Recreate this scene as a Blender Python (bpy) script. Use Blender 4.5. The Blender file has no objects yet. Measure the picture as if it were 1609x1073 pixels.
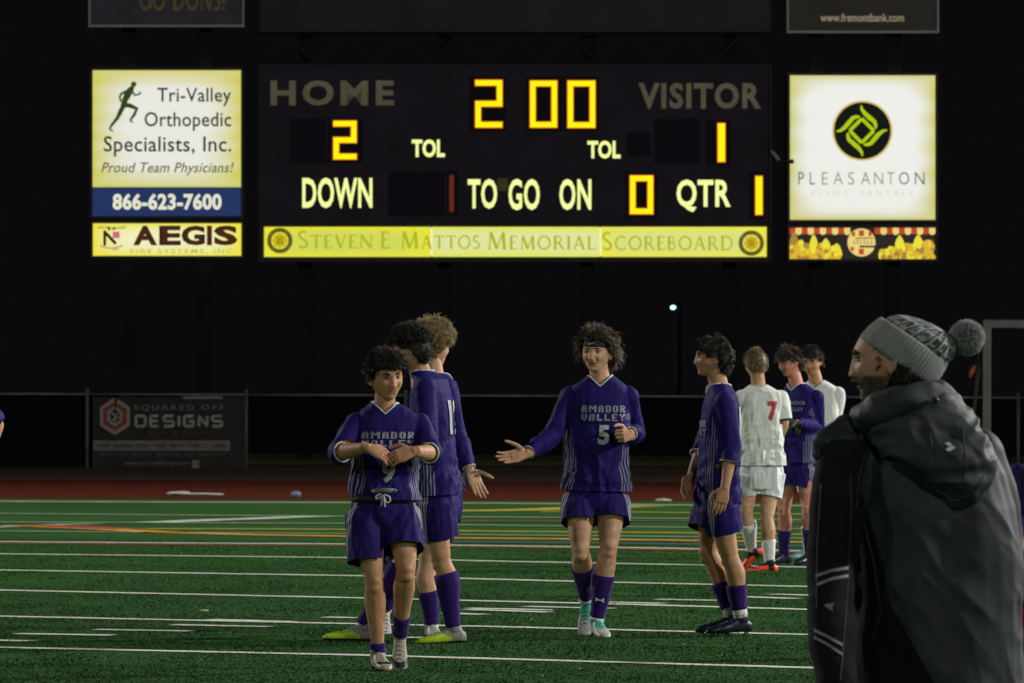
import bpy, bmesh, math, random
import numpy as np
from mathutils import Vector, Matrix
from mathutils.bvhtree import BVHTree

random.seed(7)
rng = np.random.default_rng(7)
scene = bpy.context.scene
COL = scene.collection

# ------------------------------------------------------------------ camera
F = 11380.0      # focal length in photo pixels (photo 1609 px wide)
HCAM = 1.45
CX, CY, HY = 804.5, 536.5, 600.0
ROLL = 0.004
cam_d = bpy.data.cameras.new('camera')
cam = bpy.data.objects.new('camera', cam_d)
COL.objects.link(cam)
cam.location = (0, 0, HCAM)
cam.rotation_mode = 'QUATERNION'
cam.rotation_quaternion = (Matrix.Rotation(math.radians(90), 3, 'X') @ Matrix.Rotation(ROLL, 3, 'Z')).to_quaternion()
cam_d.sensor_width = 36.0
cam_d.lens = F / 1609.0 * 36.0
cam_d.shift_y = (HY - CY) / 1609.0
cam_d.clip_start = 0.5
cam_d.clip_end = 3000
cam_d.dof.use_dof = True
cam_d.dof.focus_distance = 34.5
cam_d.dof.aperture_fstop = 17.0
scene.camera = cam

# ------------------------------------------------------------------ night sky
world = bpy.data.worlds.new('World')
scene.world = world
world.use_nodes = True
wn = world.node_tree.nodes
wn['Background'].inputs[0].default_value = (0.0031, 0.0031, 0.0036, 1)
wn['Background'].inputs[1].default_value = 1.0

# ------------------------------------------------------------------ stadium floodlights (four masts beside the pitch, plus an added fill lamp, all out of frame)
def flood(x, y, z, watts, col=(1.0, 0.98, 0.90)):
    ld = bpy.data.lights.new('floodlight', 'POINT')
    ld.energy = watts
    ld.color = col
    ld.shadow_soft_size = 1.3
    o = bpy.data.objects.new('floodlight', ld)
    o.location = (x, y, z)
    COL.objects.link(o)
flood(46, 24, 23, 62000)
flood(-46, 4, 25, 13000)
flood(34, -38, 25, 30000)  # added unseen fill behind the camera, brightens the near man's back
def beam(x, y, z, tx, ty, watts, deg, col=(1.0, 0.98, 0.90)):
    ld = bpy.data.lights.new('floodlight', 'SPOT'); ld.energy = watts; ld.color = col; ld.shadow_soft_size = 1.3
    ld.spot_size = math.radians(deg); ld.spot_blend = .6
    o = bpy.data.objects.new('floodlight', ld); o.location = (x, y, z)
    o.rotation_mode = 'QUATERNION'; o.rotation_quaternion = Vector((tx-x, ty-y, -z)).to_track_quat('-Z', 'Y')
    COL.objects.link(o)
beam(50, 74, 27, 0, 58, 135000, 95)
beam(-52, 78, 27, 0, 60, 72000, 95)

scene.view_settings.view_transform = 'Standard'
scene.view_settings.look = 'None'
scene.view_settings.exposure = 0.0
scene.view_settings.gamma = 1.0
scene.render.engine = 'CYCLES'
scene.cycles.sample_clamp_direct = 1.6
scene.cycles.sample_clamp_indirect = 1.0
scene.cycles.max_bounces = 4
scene.cycles.diffuse_bounces = 2

# ------------------------------------------------------------------ pixel <-> world
def unroll(px, py):
    u, v = px - CX, py - HY
    return u + ROLL * v, v - ROLL * u
def P(px, py, d):
    u, v = unroll(px, py)
    return Vector((u / F * d, d, HCAM - v / F * d))
def G(px, py, z=0.0):
    u, v = unroll(px, py)
    d = F * (HCAM - z) / v
    return Vector((u / F * d, d, z))

# ------------------------------------------------------------------ materials
MATS = {}
def mat(name, col, rough=0.7, var=0.0, vscale=30.0, bump=0.0, bscale=200.0, emit=None, estr=1.0,
        sheen=0.0, metal=0.0, spec=0.5, sss=0.0, col2=None):
    if name in MATS: return MATS[name]
    m = bpy.data.materials.new(name); m.use_nodes = True
    nt = m.node_tree; b = nt.nodes['Principled BSDF']
    b.inputs['Base Color'].default_value = (*col, 1)
    b.inputs['Roughness'].default_value = rough
    b.inputs['Metallic'].default_value = metal
    b.inputs['Specular IOR Level'].default_value = spec
    b.inputs['Sheen Weight'].default_value = sheen
    if sss:
        b.inputs['Subsurface Weight'].default_value = sss
        b.inputs['Subsurface Radius'].default_value = (0.012, 0.005, 0.003)
        b.inputs['Subsurface Scale'].default_value = 1.0
    geo = nt.nodes.new('ShaderNodeNewGeometry')
    if var or col2:
        n = nt.nodes.new('ShaderNodeTexNoise'); n.inputs['Scale'].default_value = vscale
        n.inputs['Detail'].default_value = 4
        nt.links.new(geo.outputs['Position'], n.inputs['Vector'])
        r = nt.nodes.new('ShaderNodeValToRGB')
        c2 = col2 or tuple(min(1, c * (1 + var)) for c in col)
        c1 = tuple(c * (1 - var) for c in col)
        r.color_ramp.elements[0].position = 0.3; r.color_ramp.elements[1].position = 0.7
        r.color_ramp.elements[0].color = (*c1, 1); r.color_ramp.elements[1].color = (*c2, 1)
        nt.links.new(n.outputs['Fac'], r.inputs['Fac'])
        nt.links.new(r.outputs['Color'], b.inputs['Base Color'])
    if bump:
        n2 = nt.nodes.new('ShaderNodeTexNoise'); n2.inputs['Scale'].default_value = bscale
        n2.inputs['Detail'].default_value = 3
        nt.links.new(geo.outputs['Position'], n2.inputs['Vector'])
        bp = nt.nodes.new('ShaderNodeBump'); bp.inputs['Strength'].default_value = bump
        bp.inputs['Distance'].default_value = 0.004
        nt.links.new(n2.outputs['Fac'], bp.inputs['Height'])
        nt.links.new(bp.outputs['Normal'], b.inputs['Normal'])
    if emit:
        b.inputs['Emission Color'].default_value = (*emit, 1)
        b.inputs['Emission Strength'].default_value = estr
    MATS[name] = m
    return m

# ------------------------------------------------------------------ mesh helpers
def tagobj(o, label=None, cat=None, group=None, kind=None):
    if label: o['label'] = label
    if cat: o['category'] = cat
    if group: o['group'] = group
    if kind: o['kind'] = kind
    return o
def empty(name, loc, label=None, cat=None, group=None):
    o = bpy.data.objects.new(name, None); o.location = loc
    o.empty_display_size = 0.1
    COL.objects.link(o)
    return tagobj(o, label, cat, group)
def mkobj(name, verts, faces, mats, parent=None, smooth=False, midx=None, kind=None):
    """verts in world coordinates"""
    v = np.array(verts, dtype=np.float64).reshape(-1, 3)
    loc = np.zeros(3)
    if parent is not None:
        q = parent
        while q is not None:
            loc += np.array(q.location); q = q.parent
        v = v - loc
    me = bpy.data.meshes.new(name)
    me.from_pydata(v.tolist(), [], [tuple(f) for f in faces])
    if not isinstance(mats, (list, tuple)): mats = [mats]
    for m in mats: me.materials.append(m)
    if smooth: me.polygons.foreach_set('use_smooth', [True] * len(me.polygons))
    if midx is not None: me.polygons.foreach_set('material_index', np.asarray(midx, dtype=np.int32))
    me.update()
    o = bpy.data.objects.new(name, me); COL.objects.link(o)
    if parent is not None: o.parent = parent
    if kind: o['kind'] = kind
    return o
class Acc:
    def __init__(s): s.v = []; s.f = []; s.m = []
    def add(s, vs, fs, m=0):
        b = len(s.v); s.v.extend([tuple(x) for x in vs]); s.f.extend([tuple(i + b for i in f) for f in fs]); s.m.extend([m] * len(fs))
    def obj(s, name, mats, parent=None, smooth=False, kind=None):
        return mkobj(name, s.v, s.f, mats, parent, smooth, s.m if isinstance(mats, (list, tuple)) else None, kind)
def box(acc, lo, hi, m=0):
    x0, y0, z0 = lo; x1, y1, z1 = hi
    vs = [(x0,y0,z0),(x1,y0,z0),(x1,y1,z0),(x0,y1,z0),(x0,y0,z1),(x1,y0,z1),(x1,y1,z1),(x0,y1,z1)]
    fs = [(0,3,2,1),(4,5,6,7),(0,1,5,4),(1,2,6,5),(2,3,7,6),(3,0,4,7)]
    acc.add(vs, fs, m)
def ortho(d, hint=None):
    d = Vector(d).normalized()
    h = Vector(hint) if hint is not None else (Vector((0,0,1)) if abs(d.z) < .9 else Vector((1,0,0)))
    x = h - d * h.dot(d)
    if x.length < 1e-6: x = Vector((1,0,0)) - d * d.x
    x.normalize()
    return x, d.cross(x).normalized()
def loft(acc, rings, m=0, cap=True):
    """rings: list of (centre, Xhalf, Yhalf, exponent)"""
    n = 24; vs = []; fs = []
    for c, X, Y, e in rings:
        for i in range(n):
            a = 2 * math.pi * i / n; ca, sa = math.cos(a), math.sin(a)
            vs.append(Vector(c) + Vector(X) * math.copysign(abs(ca) ** (2 / e), ca) + Vector(Y) * math.copysign(abs(sa) ** (2 / e), sa))
    for k in range(len(rings) - 1):
        for i in range(n):
            j = (i + 1) % n
            fs.append((k*n+i, k*n+j, (k+1)*n+j, (k+1)*n+i))
    if cap:
        vs.append(Vector(rings[0][0])); b = len(vs) - 1
        for i in range(n): fs.append((b, (i+1) % n, i))
        vs.append(Vector(rings[-1][0])); b = len(vs) - 1; o = (len(rings)-1) * n
        for i in range(n): fs.append((b, o+i, o+(i+1) % n))
    acc.add(vs, fs, m)
_ico = {}
def ico(sub):
    if sub not in _ico:
        bm = bmesh.new(); bmesh.ops.create_icosphere(bm, subdivisions=sub, radius=1.0)
        bm.verts.ensure_lookup_table()
        _ico[sub] = (np.array([v.co[:] for v in bm.verts]), [tuple(v.index for v in f.verts) for f in bm.faces]); bm.free()
    return _ico[sub]
def ball(acc, c, r, m=0, sub=3, ax=None):
    v, f = ico(sub)
    if not hasattr(r, '__len__'): r = (r, r, r)
    if ax is None: ax = (Vector((1,0,0)), Vector((0,1,0)), Vector((0,0,1)))
    A = np.array([list(a) for a in ax])
    acc.add((v * np.array(r)) @ A + np.array(c), f, m)
def tube(acc, pts, m=0, n=12, caps=True, hint=None, flat=1.0, ballends=True):
    """pts: list of (point, radius); flat squashes along the second axis"""
    ps = [Vector(p) for p, _ in pts]; rs = [r for _, r in pts]
    vs = []; fs = []
    for k, p in enumerate(ps):
        d = (ps[min(k+1, len(ps)-1)] - ps[max(k-1, 0)]).normalized()
        if k == 0: X, Y = ortho(d, hint)
        else:
            X = X - d*X.dot(d)
            if X.length < 1e-5: X, Y = ortho(d, hint)
            X.normalize(); Y = d.cross(X)
        for i in range(n):
            a = 2*math.pi*i/n
            vs.append(p + X*math.cos(a)*rs[k] + Y*math.sin(a)*rs[k]*flat)
    for k in range(len(ps)-1):
        for i in range(n):
            j = (i+1) % n
            fs.append((k*n+i, k*n+j, (k+1)*n+j, (k+1)*n+i))
    if caps:
        fs.append(tuple(reversed(range(n)))); o = (len(ps)-1)*n
        fs.append(tuple(range(o, o+n)))
    acc.add(vs, fs, m)
    if ballends:
        for k in (0, len(ps)-1): ball(acc, ps[k], rs[k]*.985, m, 2)
def curvepts(pts, n=6):
    """Catmull-Rom through (point, radius)"""
    out = []
    P_ = [(Vector(p), r) for p, r in pts]
    for i in range(len(P_)-1):
        p0 = P_[max(i-1, 0)]; p1 = P_[i]; p2 = P_[i+1]; p3 = P_[min(i+2, len(P_)-1)]
        for k in range(n):
            t = k/n
            q = .5*((2*p1[0]) + (p2[0]-p0[0])*t + (2*p0[0]-5*p1[0]+4*p2[0]-p3[0])*t*t + (3*p1[0]-p0[0]-3*p2[0]+p3[0])*t**3)
            out.append((q, p1[1]*(1-t)+p2[1]*t))
    out.append(P_[-1]); return out
def remesh(acc, voxel, smooth=4, fac=0.5):
    me = bpy.data.meshes.new('tmp'); me.from_pydata([tuple(v) for v in acc.v], [], acc.f)
    o = bpy.data.objects.new('tmp', me); COL.objects.link(o)
    r = o.modifiers.new('r', 'REMESH'); r.mode = 'VOXEL'; r.voxel_size = voxel
    if smooth:
        s = o.modifiers.new('s', 'SMOOTH'); s.iterations = smooth; s.factor = fac
    dg = bpy.context.evaluated_depsgraph_get()
    ev = o.evaluated_get(dg); m2 = ev.to_mesh()
    nv = len(m2.vertices); V = np.empty(nv*3); m2.vertices.foreach_get('co', V); V = V.reshape(-1, 3)
    N = np.empty(nv*3); m2.vertex_normals.foreach_get('vector', N); N = N.reshape(-1, 3)
    Fc = [tuple(p.vertices) for p in m2.polygons]
    ev.to_mesh_clear(); bpy.data.objects.remove(o); bpy.data.meshes.remove(me)
    return V, N, Fc
def cut(V, Fc, planes):
    """trim a mesh at hems and cuffs: planes = (point, outward normal, centre, radius); everything beyond is removed"""
    bm = bmesh.new(); vs = [bm.verts.new(tuple(v)) for v in V]
    for q in Fc: bm.faces.new([vs[i] for i in q])
    for co, no, r, ln in planes:      # point on the plane, outward normal, reach sideways, reach along
        co = Vector(co); no = Vector(no).normalized(); fs = []
        for f in bm.faces:
            d = f.calc_center_median() - co; t = d.dot(no)
            if -.03 < t < ln and (d - no*t).length < r: fs.append(f)
        g = set(fs)
        for f in fs: g.update(f.verts); g.update(f.edges)
        bmesh.ops.bisect_plane(bm, geom=list(g), plane_co=co, plane_no=no, clear_outer=True)
    bm.verts.index_update(); V2 = np.array([v.co[:] for v in bm.verts]); F2 = [tuple(v.index for v in f.verts) for f in bm.faces]
    bm.normal_update(); N2 = np.array([v.normal[:] for v in bm.verts]); bm.free(); return V2, N2, F2
# vectorised value noise in [0,1]
def _hash(ix, iy, iz, seed):
    h = (ix * 374761393 + iy * 668265263 + iz * 2147483647 + seed * 974634777) & 0xffffffff
    h = ((h ^ (h >> 13)) * 1274126177) & 0xffffffff
    return ((h ^ (h >> 16)) & 0xffff) / 65535.0
def vnoise(Pn, seed=0):
    Pn = np.asarray(Pn); i = np.floor(Pn).astype(np.int64); f = Pn - i; f = f*f*(3-2*f)
    out = 0
    for dx in (0, 1):
        for dy in (0, 1):
            for dz in (0, 1):
                w = (f[:,0] if dx else 1-f[:,0]) * (f[:,1] if dy else 1-f[:,1]) * (f[:,2] if dz else 1-f[:,2])
                out = out + w * _hash(i[:,0]+dx, i[:,1]+dy, i[:,2]+dz, seed)
    return out
def folds(V, scale, amp, seed=0):
    """soft cloth ridges; scale per axis"""
    w = V + .05 * np.stack([vnoise(V*7, seed+11), vnoise(V*7, seed+12), vnoise(V*7, seed+13)], 1)
    n = vnoise(w*np.array(scale), seed)*.65 + vnoise(w*np.array(scale)*2.1, seed+5)*.35
    return amp * (1 - np.abs(2*n-1)*2)

# ------------------------------------------------------------------ text meshes (built-in font), unit box
def text_geo(text, offset=0.0, shear=0.0, spacing=1.0, res=3):
    cu = bpy.data.curves.new('t', 'FONT'); cu.body = text; cu.size = 1; cu.offset = offset
    cu.shear = shear; cu.space_character = spacing; cu.resolution_u = res
    o = bpy.data.objects.new('t', cu); COL.objects.link(o)
    dg = bpy.context.evaluated_depsgraph_get(); ev = o.evaluated_get(dg); m = ev.to_mesh()
    V = np.array([v.co[:2] for v in m.vertices]); Fc = [tuple(p.vertices) for p in m.polygons]
    ev.to_mesh_clear(); bpy.data.objects.remove(o); bpy.data.curves.remove(cu)
    lo = V.min(0); hi = V.max(0)
    return (V-lo)/(hi-lo), Fc, (hi-lo)[0]/(hi-lo)[1]
# high-contrast serif capitals from strokes, unit height
def arc(cx, cy, rx, ry, a0, a1, n=14):
    return [(cx+rx*math.cos(math.radians(a0+(a1-a0)*i/n)), cy+ry*math.sin(math.radians(a0+(a1-a0)*i/n))) for i in range(n+1)]
TK, TN = .15, .075
SERIF = {
 'S': (.5, [(arc(.25,.76,.19,.21,40,200,10)+[(.14,.60),(.38,.42)]+arc(.25,.24,.2,.21,30,-150,10), .11)]),
 'T': (.7, [([(.35,0),(.35,.96)],TK),([(.03,.96),(.67,.96)],TN),([(.05,.98),(.03,.82)],TN),([(.65,.98),(.67,.82)],TN),([(.24,.02),(.46,.02)],.05)]),
 'E': (.55,[([(.12,0),(.12,1)],TK),([(.02,.97),(.48,.97)],TN),([(.1,.52),(.42,.52)],TN),([(.02,.03),(.5,.03)],TN),([(.48,.97),(.48,.84)],.05),([(.51,.03),(.53,.18)],.05)]),
 'V': (.75,[([(.08,1),(.38,0)],TK),([(.68,1),(.38,0)],TN),([(0,.98),(.2,.98)],.05),([(.58,.98),(.76,.98)],.05)]),
 'N': (.85,[([(.1,0),(.1,1)],TN),([(.1,1),(.74,0)],TK),([(.75,0),(.75,1)],TN),([(0,.02),(.2,.02)],.05),([(.65,.98),(.85,.98)],.05)]),
 'M': (1.0,[([(.12,0),(.18,1)],TN),([(.18,1),(.5,.05)],TK),([(.5,.05),(.82,1)],TN),([(.82,1),(.88,0)],TK),([(.03,.02),(.22,.02)],.05),([(.78,.02),(.98,.02)],.05)]),
 'A': (.78,[([(.06,0),(.37,1)],TN),([(.37,1),(.68,0)],TK),([(.17,.34),(.56,.34)],TN),([(0,.02),(.16,.02)],.05),([(.58,.02),(.78,.02)],.05)]),
 'O': (.9, [(arc(.44,.5,.38,.47,0,360,24),.115)]),
 'R': (.72,[([(.12,0),(.12,1)],TK),([(.1,.97),(.3,.97)]+arc(.3,.74,.2,.23,90,-90,8)+[(.1,.51)],.09),([(.32,.5),(.68,.0)],.12),([(.02,.02),(.24,.02)],.05)]),
 'I': (.3, [([(.14,0),(.14,1)],TK),([(.03,.98),(.25,.98)],.05),([(.03,.02),(.25,.02)],.05)]),
 'L': (.55,[([(.12,0),(.12,1)],TK),([(.02,.03),(.5,.03)],TN),([(.02,.98),(.24,.98)],.05),([(.5,.03),(.53,.2)],.05)]),
 'C': (.8, [(arc(.46,.5,.38,.47,45,315,20),.11)]),
 'B': (.62,[([(.12,0),(.12,1)],TK),([(.1,.97),(.28,.97)]+arc(.28,.76,.17,.21,90,-90,8)+[(.1,.55)],.08),([(.28,.53)]+arc(.3,.28,.22,.25,90,-90,8)+[(.08,.03)],.09)]),
 'D': (.85,[([(.12,0),(.12,1)],TK),([(.02,.97),(.35,.97)]+arc(.36,.5,.4,.47,90,-90,14)+[(.02,.03)],.1)]),
 'G': (.85,[(arc(.46,.5,.38,.47,45,330,20),.12),([(.78,.08),(.78,.42)],TK),([(.62,.43),(.88,.43)],.06)]),
 '.': (.25,[([(.06,.05),(.14,.05)],.1)]),
 '!': (.3, [([(.13,.3),(.13,1)],TK),([(.13,.0),(.13,.12)],.14)]),
 ' ': (.35,[]),
}
# ================================================================== SETTING
def sheet(name, x0, x1, y0, y1, z, m):
    return mkobj(name, [(x0,y0,z),(x1,y0,z),(x1,y1,z),(x0,y1,z)], [(0,1,2,3)], m, kind='structure')

def turf_mat():
    m = bpy.data.materials.new('turf'); m.use_nodes = True
    nt = m.node_tree; b = nt.nodes['Principled BSDF']; b.inputs['Roughness'].default_value = .9
    b.inputs['Specular IOR Level'].default_value = .06
    geo = nt.nodes.new('ShaderNodeNewGeometry')
    mp = nt.nodes.new('ShaderNodeMapping'); mp.inputs['Scale'].default_value = (9, 4, 9)
    nt.links.new(geo.outputs['Position'], mp.inputs['Vector'])
    n = nt.nodes.new('ShaderNodeTexNoise'); n.inputs['Scale'].default_value = 3; n.inputs['Detail'].default_value = 8
    nt.links.new(mp.outputs['Vector'], n.inputs['Vector'])
    r = nt.nodes.new('ShaderNodeValToRGB')
    r.color_ramp.elements[0].position = .33; r.color_ramp.elements[0].color = (.033, .108, .026, 1)
    r.color_ramp.elements[1].position = .68; r.color_ramp.elements[1].color = (.048, .142, .036, 1)
    nt.links.new(n.outputs['Fac'], r.inputs['Fac'])
    n3 = nt.nodes.new('ShaderNodeTexNoise'); n3.inputs['Scale'].default_value = .35; n3.inputs['Detail'].default_value = 3
    nt.links.new(geo.outputs['Position'], n3.inputs['Vector'])
    mx = nt.nodes.new('ShaderNodeMixRGB'); mx.blend_type = 'MULTIPLY'; mx.inputs['Fac'].default_value = .55
    nt.links.new(r.outputs['Color'], mx.inputs['Color1']); nt.links.new(n3.outputs['Fac'], mx.inputs['Color2'])
    nt.links.new(mx.outputs['Color'], b.inputs['Base Color'])
    return m
M_turf = turf_mat()
M_track = mat('track_rubber', (.088, .019, .012), .95, .35, 3.0, .2, 60, spec=.03)
M_track_far = mat('track_apron', (.10, .035, .022), .9, .3, 2.0)
M_weeds = mat('dry_grass', (.06, .062, .025), .95, .45, 1.6, .5, 20)
M_ground = mat('bare_ground', (.03, .03, .022), .95, .4, 1.0)

sheet('ground', -400, 400, -200, 900, -.012, M_ground)
sheet('artificial_turf', -60, 60, -60, F*HCAM/186.5, 0.0, M_turf)
sheet('running_track', -70, 70, F*HCAM/186.5, F*HCAM/157.0, 0.004, M_track)
sheet('track_apron', -70, 70, F*HCAM/157.0, 120.4, 0.0, M_track_far)
sheet('grass_verge', -90, 90, 120.4, 175, 0.0, M_weeds)

M_white = mat('line_paint', (.80, .80, .72), .8, .25, 25)
M_white2 = mat('worn_line_paint', (.30, .38, .28), .8, .35, 9)
M_yellow = mat('yellow_line_paint', (.42, .36, .02), .8, .4, 6)
M_orange = mat('orange_line_paint', (.62, .30, .02), .8, .35, 5)
M_red = mat('red_line_paint', (.34, .05, .02), .8, .4, 6)
M_blue = mat('blue_line_paint', (.02, .07, .075), .8, .3, 6)

LINES = []   # (world polyline, half width, kind) for colouring the pile
zl = [0.004]
def line(name, pts, w, m, key):
    """pts in photo pixels; a strip of paint on the turf, width w metres across"""
    ps = [G(x, y) for x, y in pts]
    if pts[0][0] <= -90: ps = [ps[0] + (ps[0]-ps[-1]).normalized()*22] + ps
    if pts[-1][0] >= 1600: ps = ps + [ps[-1] + (ps[-1]-ps[0]).normalized()*22]
    dense = []
    for a, b in zip(ps[:-1], ps[1:]):
        n = max(1, int((b-a).length/.12)) if m is M_white else max(1, int((b-a).length/.5))
        dense += [a.lerp(b, k/n) for k in range(n)]
    dense.append(ps[-1])
    zl[0] += .0004
    z = .004 + (zl[0] % .004)
    vs = []; fs = []
    for k, p in enumerate(dense):
        d = (dense[min(k+1, len(dense)-1)] - dense[max(k-1, 0)]).normalized()
        nrm = Vector((-d.y, d.x, 0))
        j1 = random.uniform(-.012, .012); j2 = random.uniform(-.012, .012)
        hw = w/2
        vs += [p + nrm*(hw+j1), p - nrm*(hw+j2)]
        vs[-1].z = vs[-2].z = z
    for k in range(len(dense)-1): fs.append((2*k, 2*k+1, 2*k+3, 2*k+2))
    mkobj(name, vs, fs, m, kind='structure')
    LINES.append((ps, w/2, key))
W_ = 'yard_line'
line(W_, [(-90,1015.5),(0,1018),(560,1030),(800,1036.5),(1270,1050),(1700,1062)], .16, M_white, 'w')
line(W_, [(-90,967),(0,969),(560,981),(800,986),(1270,998),(1700,1008)], .16, M_white, 'w')
line(W_, [(-90,926),(0,928),(560,940.3),(950,949.5),(1270,958.5),(1700,970)], .17, M_white, 'w')
line(W_, [(-90,895),(0,896.5),(560,905.5),(950,915.5),(1270,922.5),(1700,933)], .18, M_white, 'w')
line(W_, [(-90,869.5),(0,871),(540,877),(800,883),(1270,892),(1700,901)], .17, M_white, 'w')
line(W_, [(-90,851),(0,851.8),(280,854),(540,855.5),(800,858.5),(1050,862.3),(1290,867),(1700,875)], .22, M_white, 'w')
line(W_, [(-90,834.5),(0,835.2),(540,839.2),(800,841.4),(1050,843.8),(1290,847),(1700,853)], .24, M_white2, 'v')
line(W_, [(-90,820),(0,820.8),(260,822),(540,823.2),(800,826.4),(1050,829),(1290,832),(1700,838)], .28, M_white2, 'v')
line(W_, [(-90,807),(0,807.5),(260,809.8),(540,811.8),(800,813.4),(1050,815.2),(1290,818),(1700,823)], .32, M_white2, 'v')
line('end_line', [(-90,787.6),(0,788),(260,789),(540,790),(800,791),(1050,793.6),(1290,795),(1700,799)], .8, mat('end_line_paint', (.30,.32,.22), .8, .25, 3), 'v')
# hash marks, one yard apart, in two rows
for seg in [((-60,1005.5),(50,1008)), ((25,996.5),(176,999)), ((150,990),(298,992.6)), ((272,982.6),(424,985.8)), ((330,974.5),(460,978)),
            ((508,971),(560,972)), ((640,1003),(720,1004)), ((700,964.8),(760,967)), ((735,957),(865,960)), ((735,959.2),(862,963.5)),
            ((826,953.5),(962,956.8)), ((950,946.5),(1040,949)), ((1032,942.5),(1160,944.8)), ((1168,938.5),(1250,941.5)), ((1207,934.5),(1300,937)),
            ((1300,929),(1430,932))]:
    line('hash_mark', seg, .15, M_white, 'w')
# painted lines of the other sports, worn
line('sideline_orange', [(30,826),(60,827.2),(90,829),(140,831),(200,834),(270,837.6),(400,841),(540,843.3),(710,846),(880,847.6),(1050,849.6),(1290,853),(1600,857)], .42, M_orange, 'o')
line('sideline_red', [(40,825.5),(95,827.5),(150,830.2),(195,832.2)], .55, M_red, 'r')
line('sideline_red', [(-60,854.5),(200,856),(540,858.3),(800,861),(1050,865),(1290,869.5)], .22, M_red, 'r')
line('faded_red_line', [(700,819.5),(890,820),(1000,819),(1090,819.4),(1290,822)], .45, mat('faded_red_paint', (.16,.075,.03), .85, .3, 2), 'r')
line('faded_yellow_line', [(180,831),(400,831.3),(540,832.3),(800,835.4),(1050,837.2),(1290,840.4),(1600,845)], .36, M_yellow, 'y')
line('faded_yellow_line', [(640,803.3),(740,802.8),(850,801),(940,797.4),(1010,795)], .75, M_yellow, 'y')
line('faded_yellow_line', [(850,804.4),(1000,805),(1290,808.5)], .4, M_yellow, 'y')
line('faded_blue_line', [(700,851.5),(1050,855),(1290,859)], .7, M_blue, 'b')
line('arc_line', [(-60,832),(0,828.4),(50,826.2),(100,824.4),(150,823.3)], .30, M_white2, 'v')
line('arc_line', [(225,822),(280,820),(330,817.6),(400,815.5),(460,813),(530,811.2)], .42, mat('arc_paint', (.5,.54,.44), .8, .3, 5), 'v')

def upn(m):
    # blades share the turf's mean facing, so the pile does not glitter
    nt = m.node_tree; g = nt.nodes.new('ShaderNodeNewGeometry'); v = nt.nodes.new('ShaderNodeVectorMath'); v.operation = 'MULTIPLY_ADD'
    nt.links.new(g.outputs['Normal'], v.inputs[0]); v.inputs[1].default_value = (.25,.25,.25); v.inputs[2].default_value = (0,0,1)
    n = nt.nodes.new('ShaderNodeVectorMath'); n.operation = 'NORMALIZE'; nt.links.new(v.outputs[0], n.inputs[0]); nt.links.new(n.outputs[0], nt.nodes['Principled BSDF'].inputs['Normal']); return m
# ---- the turf's pile: short blades, white where a blade stands in paint
def pile():
    N = 430000
    # density falls with distance
    d = 31.0 + (66-31.0) * rng.random(N)**1.35
    x = (rng.random(N)*1.36-.68) * 1609/F * d
    key = np.zeros(N, dtype=int)     # 0 green
    jit = rng.random(N)
    for ps, hw, k in LINES:
        if k not in 'w': continue
        for a, b in zip(ps[:-1], ps[1:]):
            dx, dy = b.x-a.x, b.y-a.y; L = math.hypot(dx, dy)
            t = ((x-a.x)*dx + (d-a.y)*dy)/L; s = np.abs((x-a.x)*dy - (d-a.y)*dx)/L
            m_ = (t > 0) & (t < L) & (s < hw*(.72+.62*jit))
            key[m_] = 1
    h = (.003 + .0055*rng.random(N)) * (1 + .15*rng.random(N))
    clump = vnoise(np.stack([x*3, d*1.4, 0*x], 1), 3); h = h*(.6+.8*clump); keep = clump > -1
    keep &= ~((key > 0) & (rng.random(N) < .02))
    x, d, key, h = x[keep], d[keep], key[keep], h[keep]; n = len(x)
    a = rng.random(n)*math.pi; w = .0035 + .003*rng.random(n)
    lx = (rng.random(n)-.5)*.018; ly = (rng.random(n)-.5)*.018
    V = np.empty((n, 3, 3))
    V[:,0] = np.stack([x-np.cos(a)*w, d-np.sin(a)*w, np.full(n, .001)], 1)
    V[:,1] = np.stack([x+np.cos(a)*w, d+np.sin(a)*w, np.full(n, .001)], 1)
    V[:,2] = np.stack([x+lx, d+ly, h], 1)
    me = bpy.data.meshes.new('turf_pile')
    me.vertices.add(n*3); me.vertices.foreach_set('co', V.ravel())
    me.loops.add(n*3); me.loops.foreach_set('vertex_index', np.arange(n*3, dtype=np.int32))
    me.polygons.add(n); me.polygons.foreach_set('loop_start', np.arange(0, n*3, 3, dtype=np.int32))
    me.polygons.foreach_set('loop_total', np.full(n, 3, dtype=np.int32))
    mi = np.where(key > 0, 2, (rng.random(n) < .3).astype(int)).astype(np.int32)
    speck = rng.random(n) < .0012; mi[speck & (key == 0)] = 2
    me.polygons.foreach_set('material_index', mi)
    me.materials.append(upn(mat('turf_blade', (.040, .128, .030), .95, .15, 1.2, spec=.05)))
    me.materials.append(upn(mat('turf_blade_light', (.054, .155, .040), .95, .15, 1.2, spec=.05)))
    me.materials.append(upn(mat('painted_blade', (.80, .80, .72), .8, spec=.1)))
    me.update(); me.validate()
    o = bpy.data.objects.new('turf_pile', me); COL.objects.link(o)
    tagobj(o, 'short green pile of the artificial turf', 'turf', kind='stuff')
pile()

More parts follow.
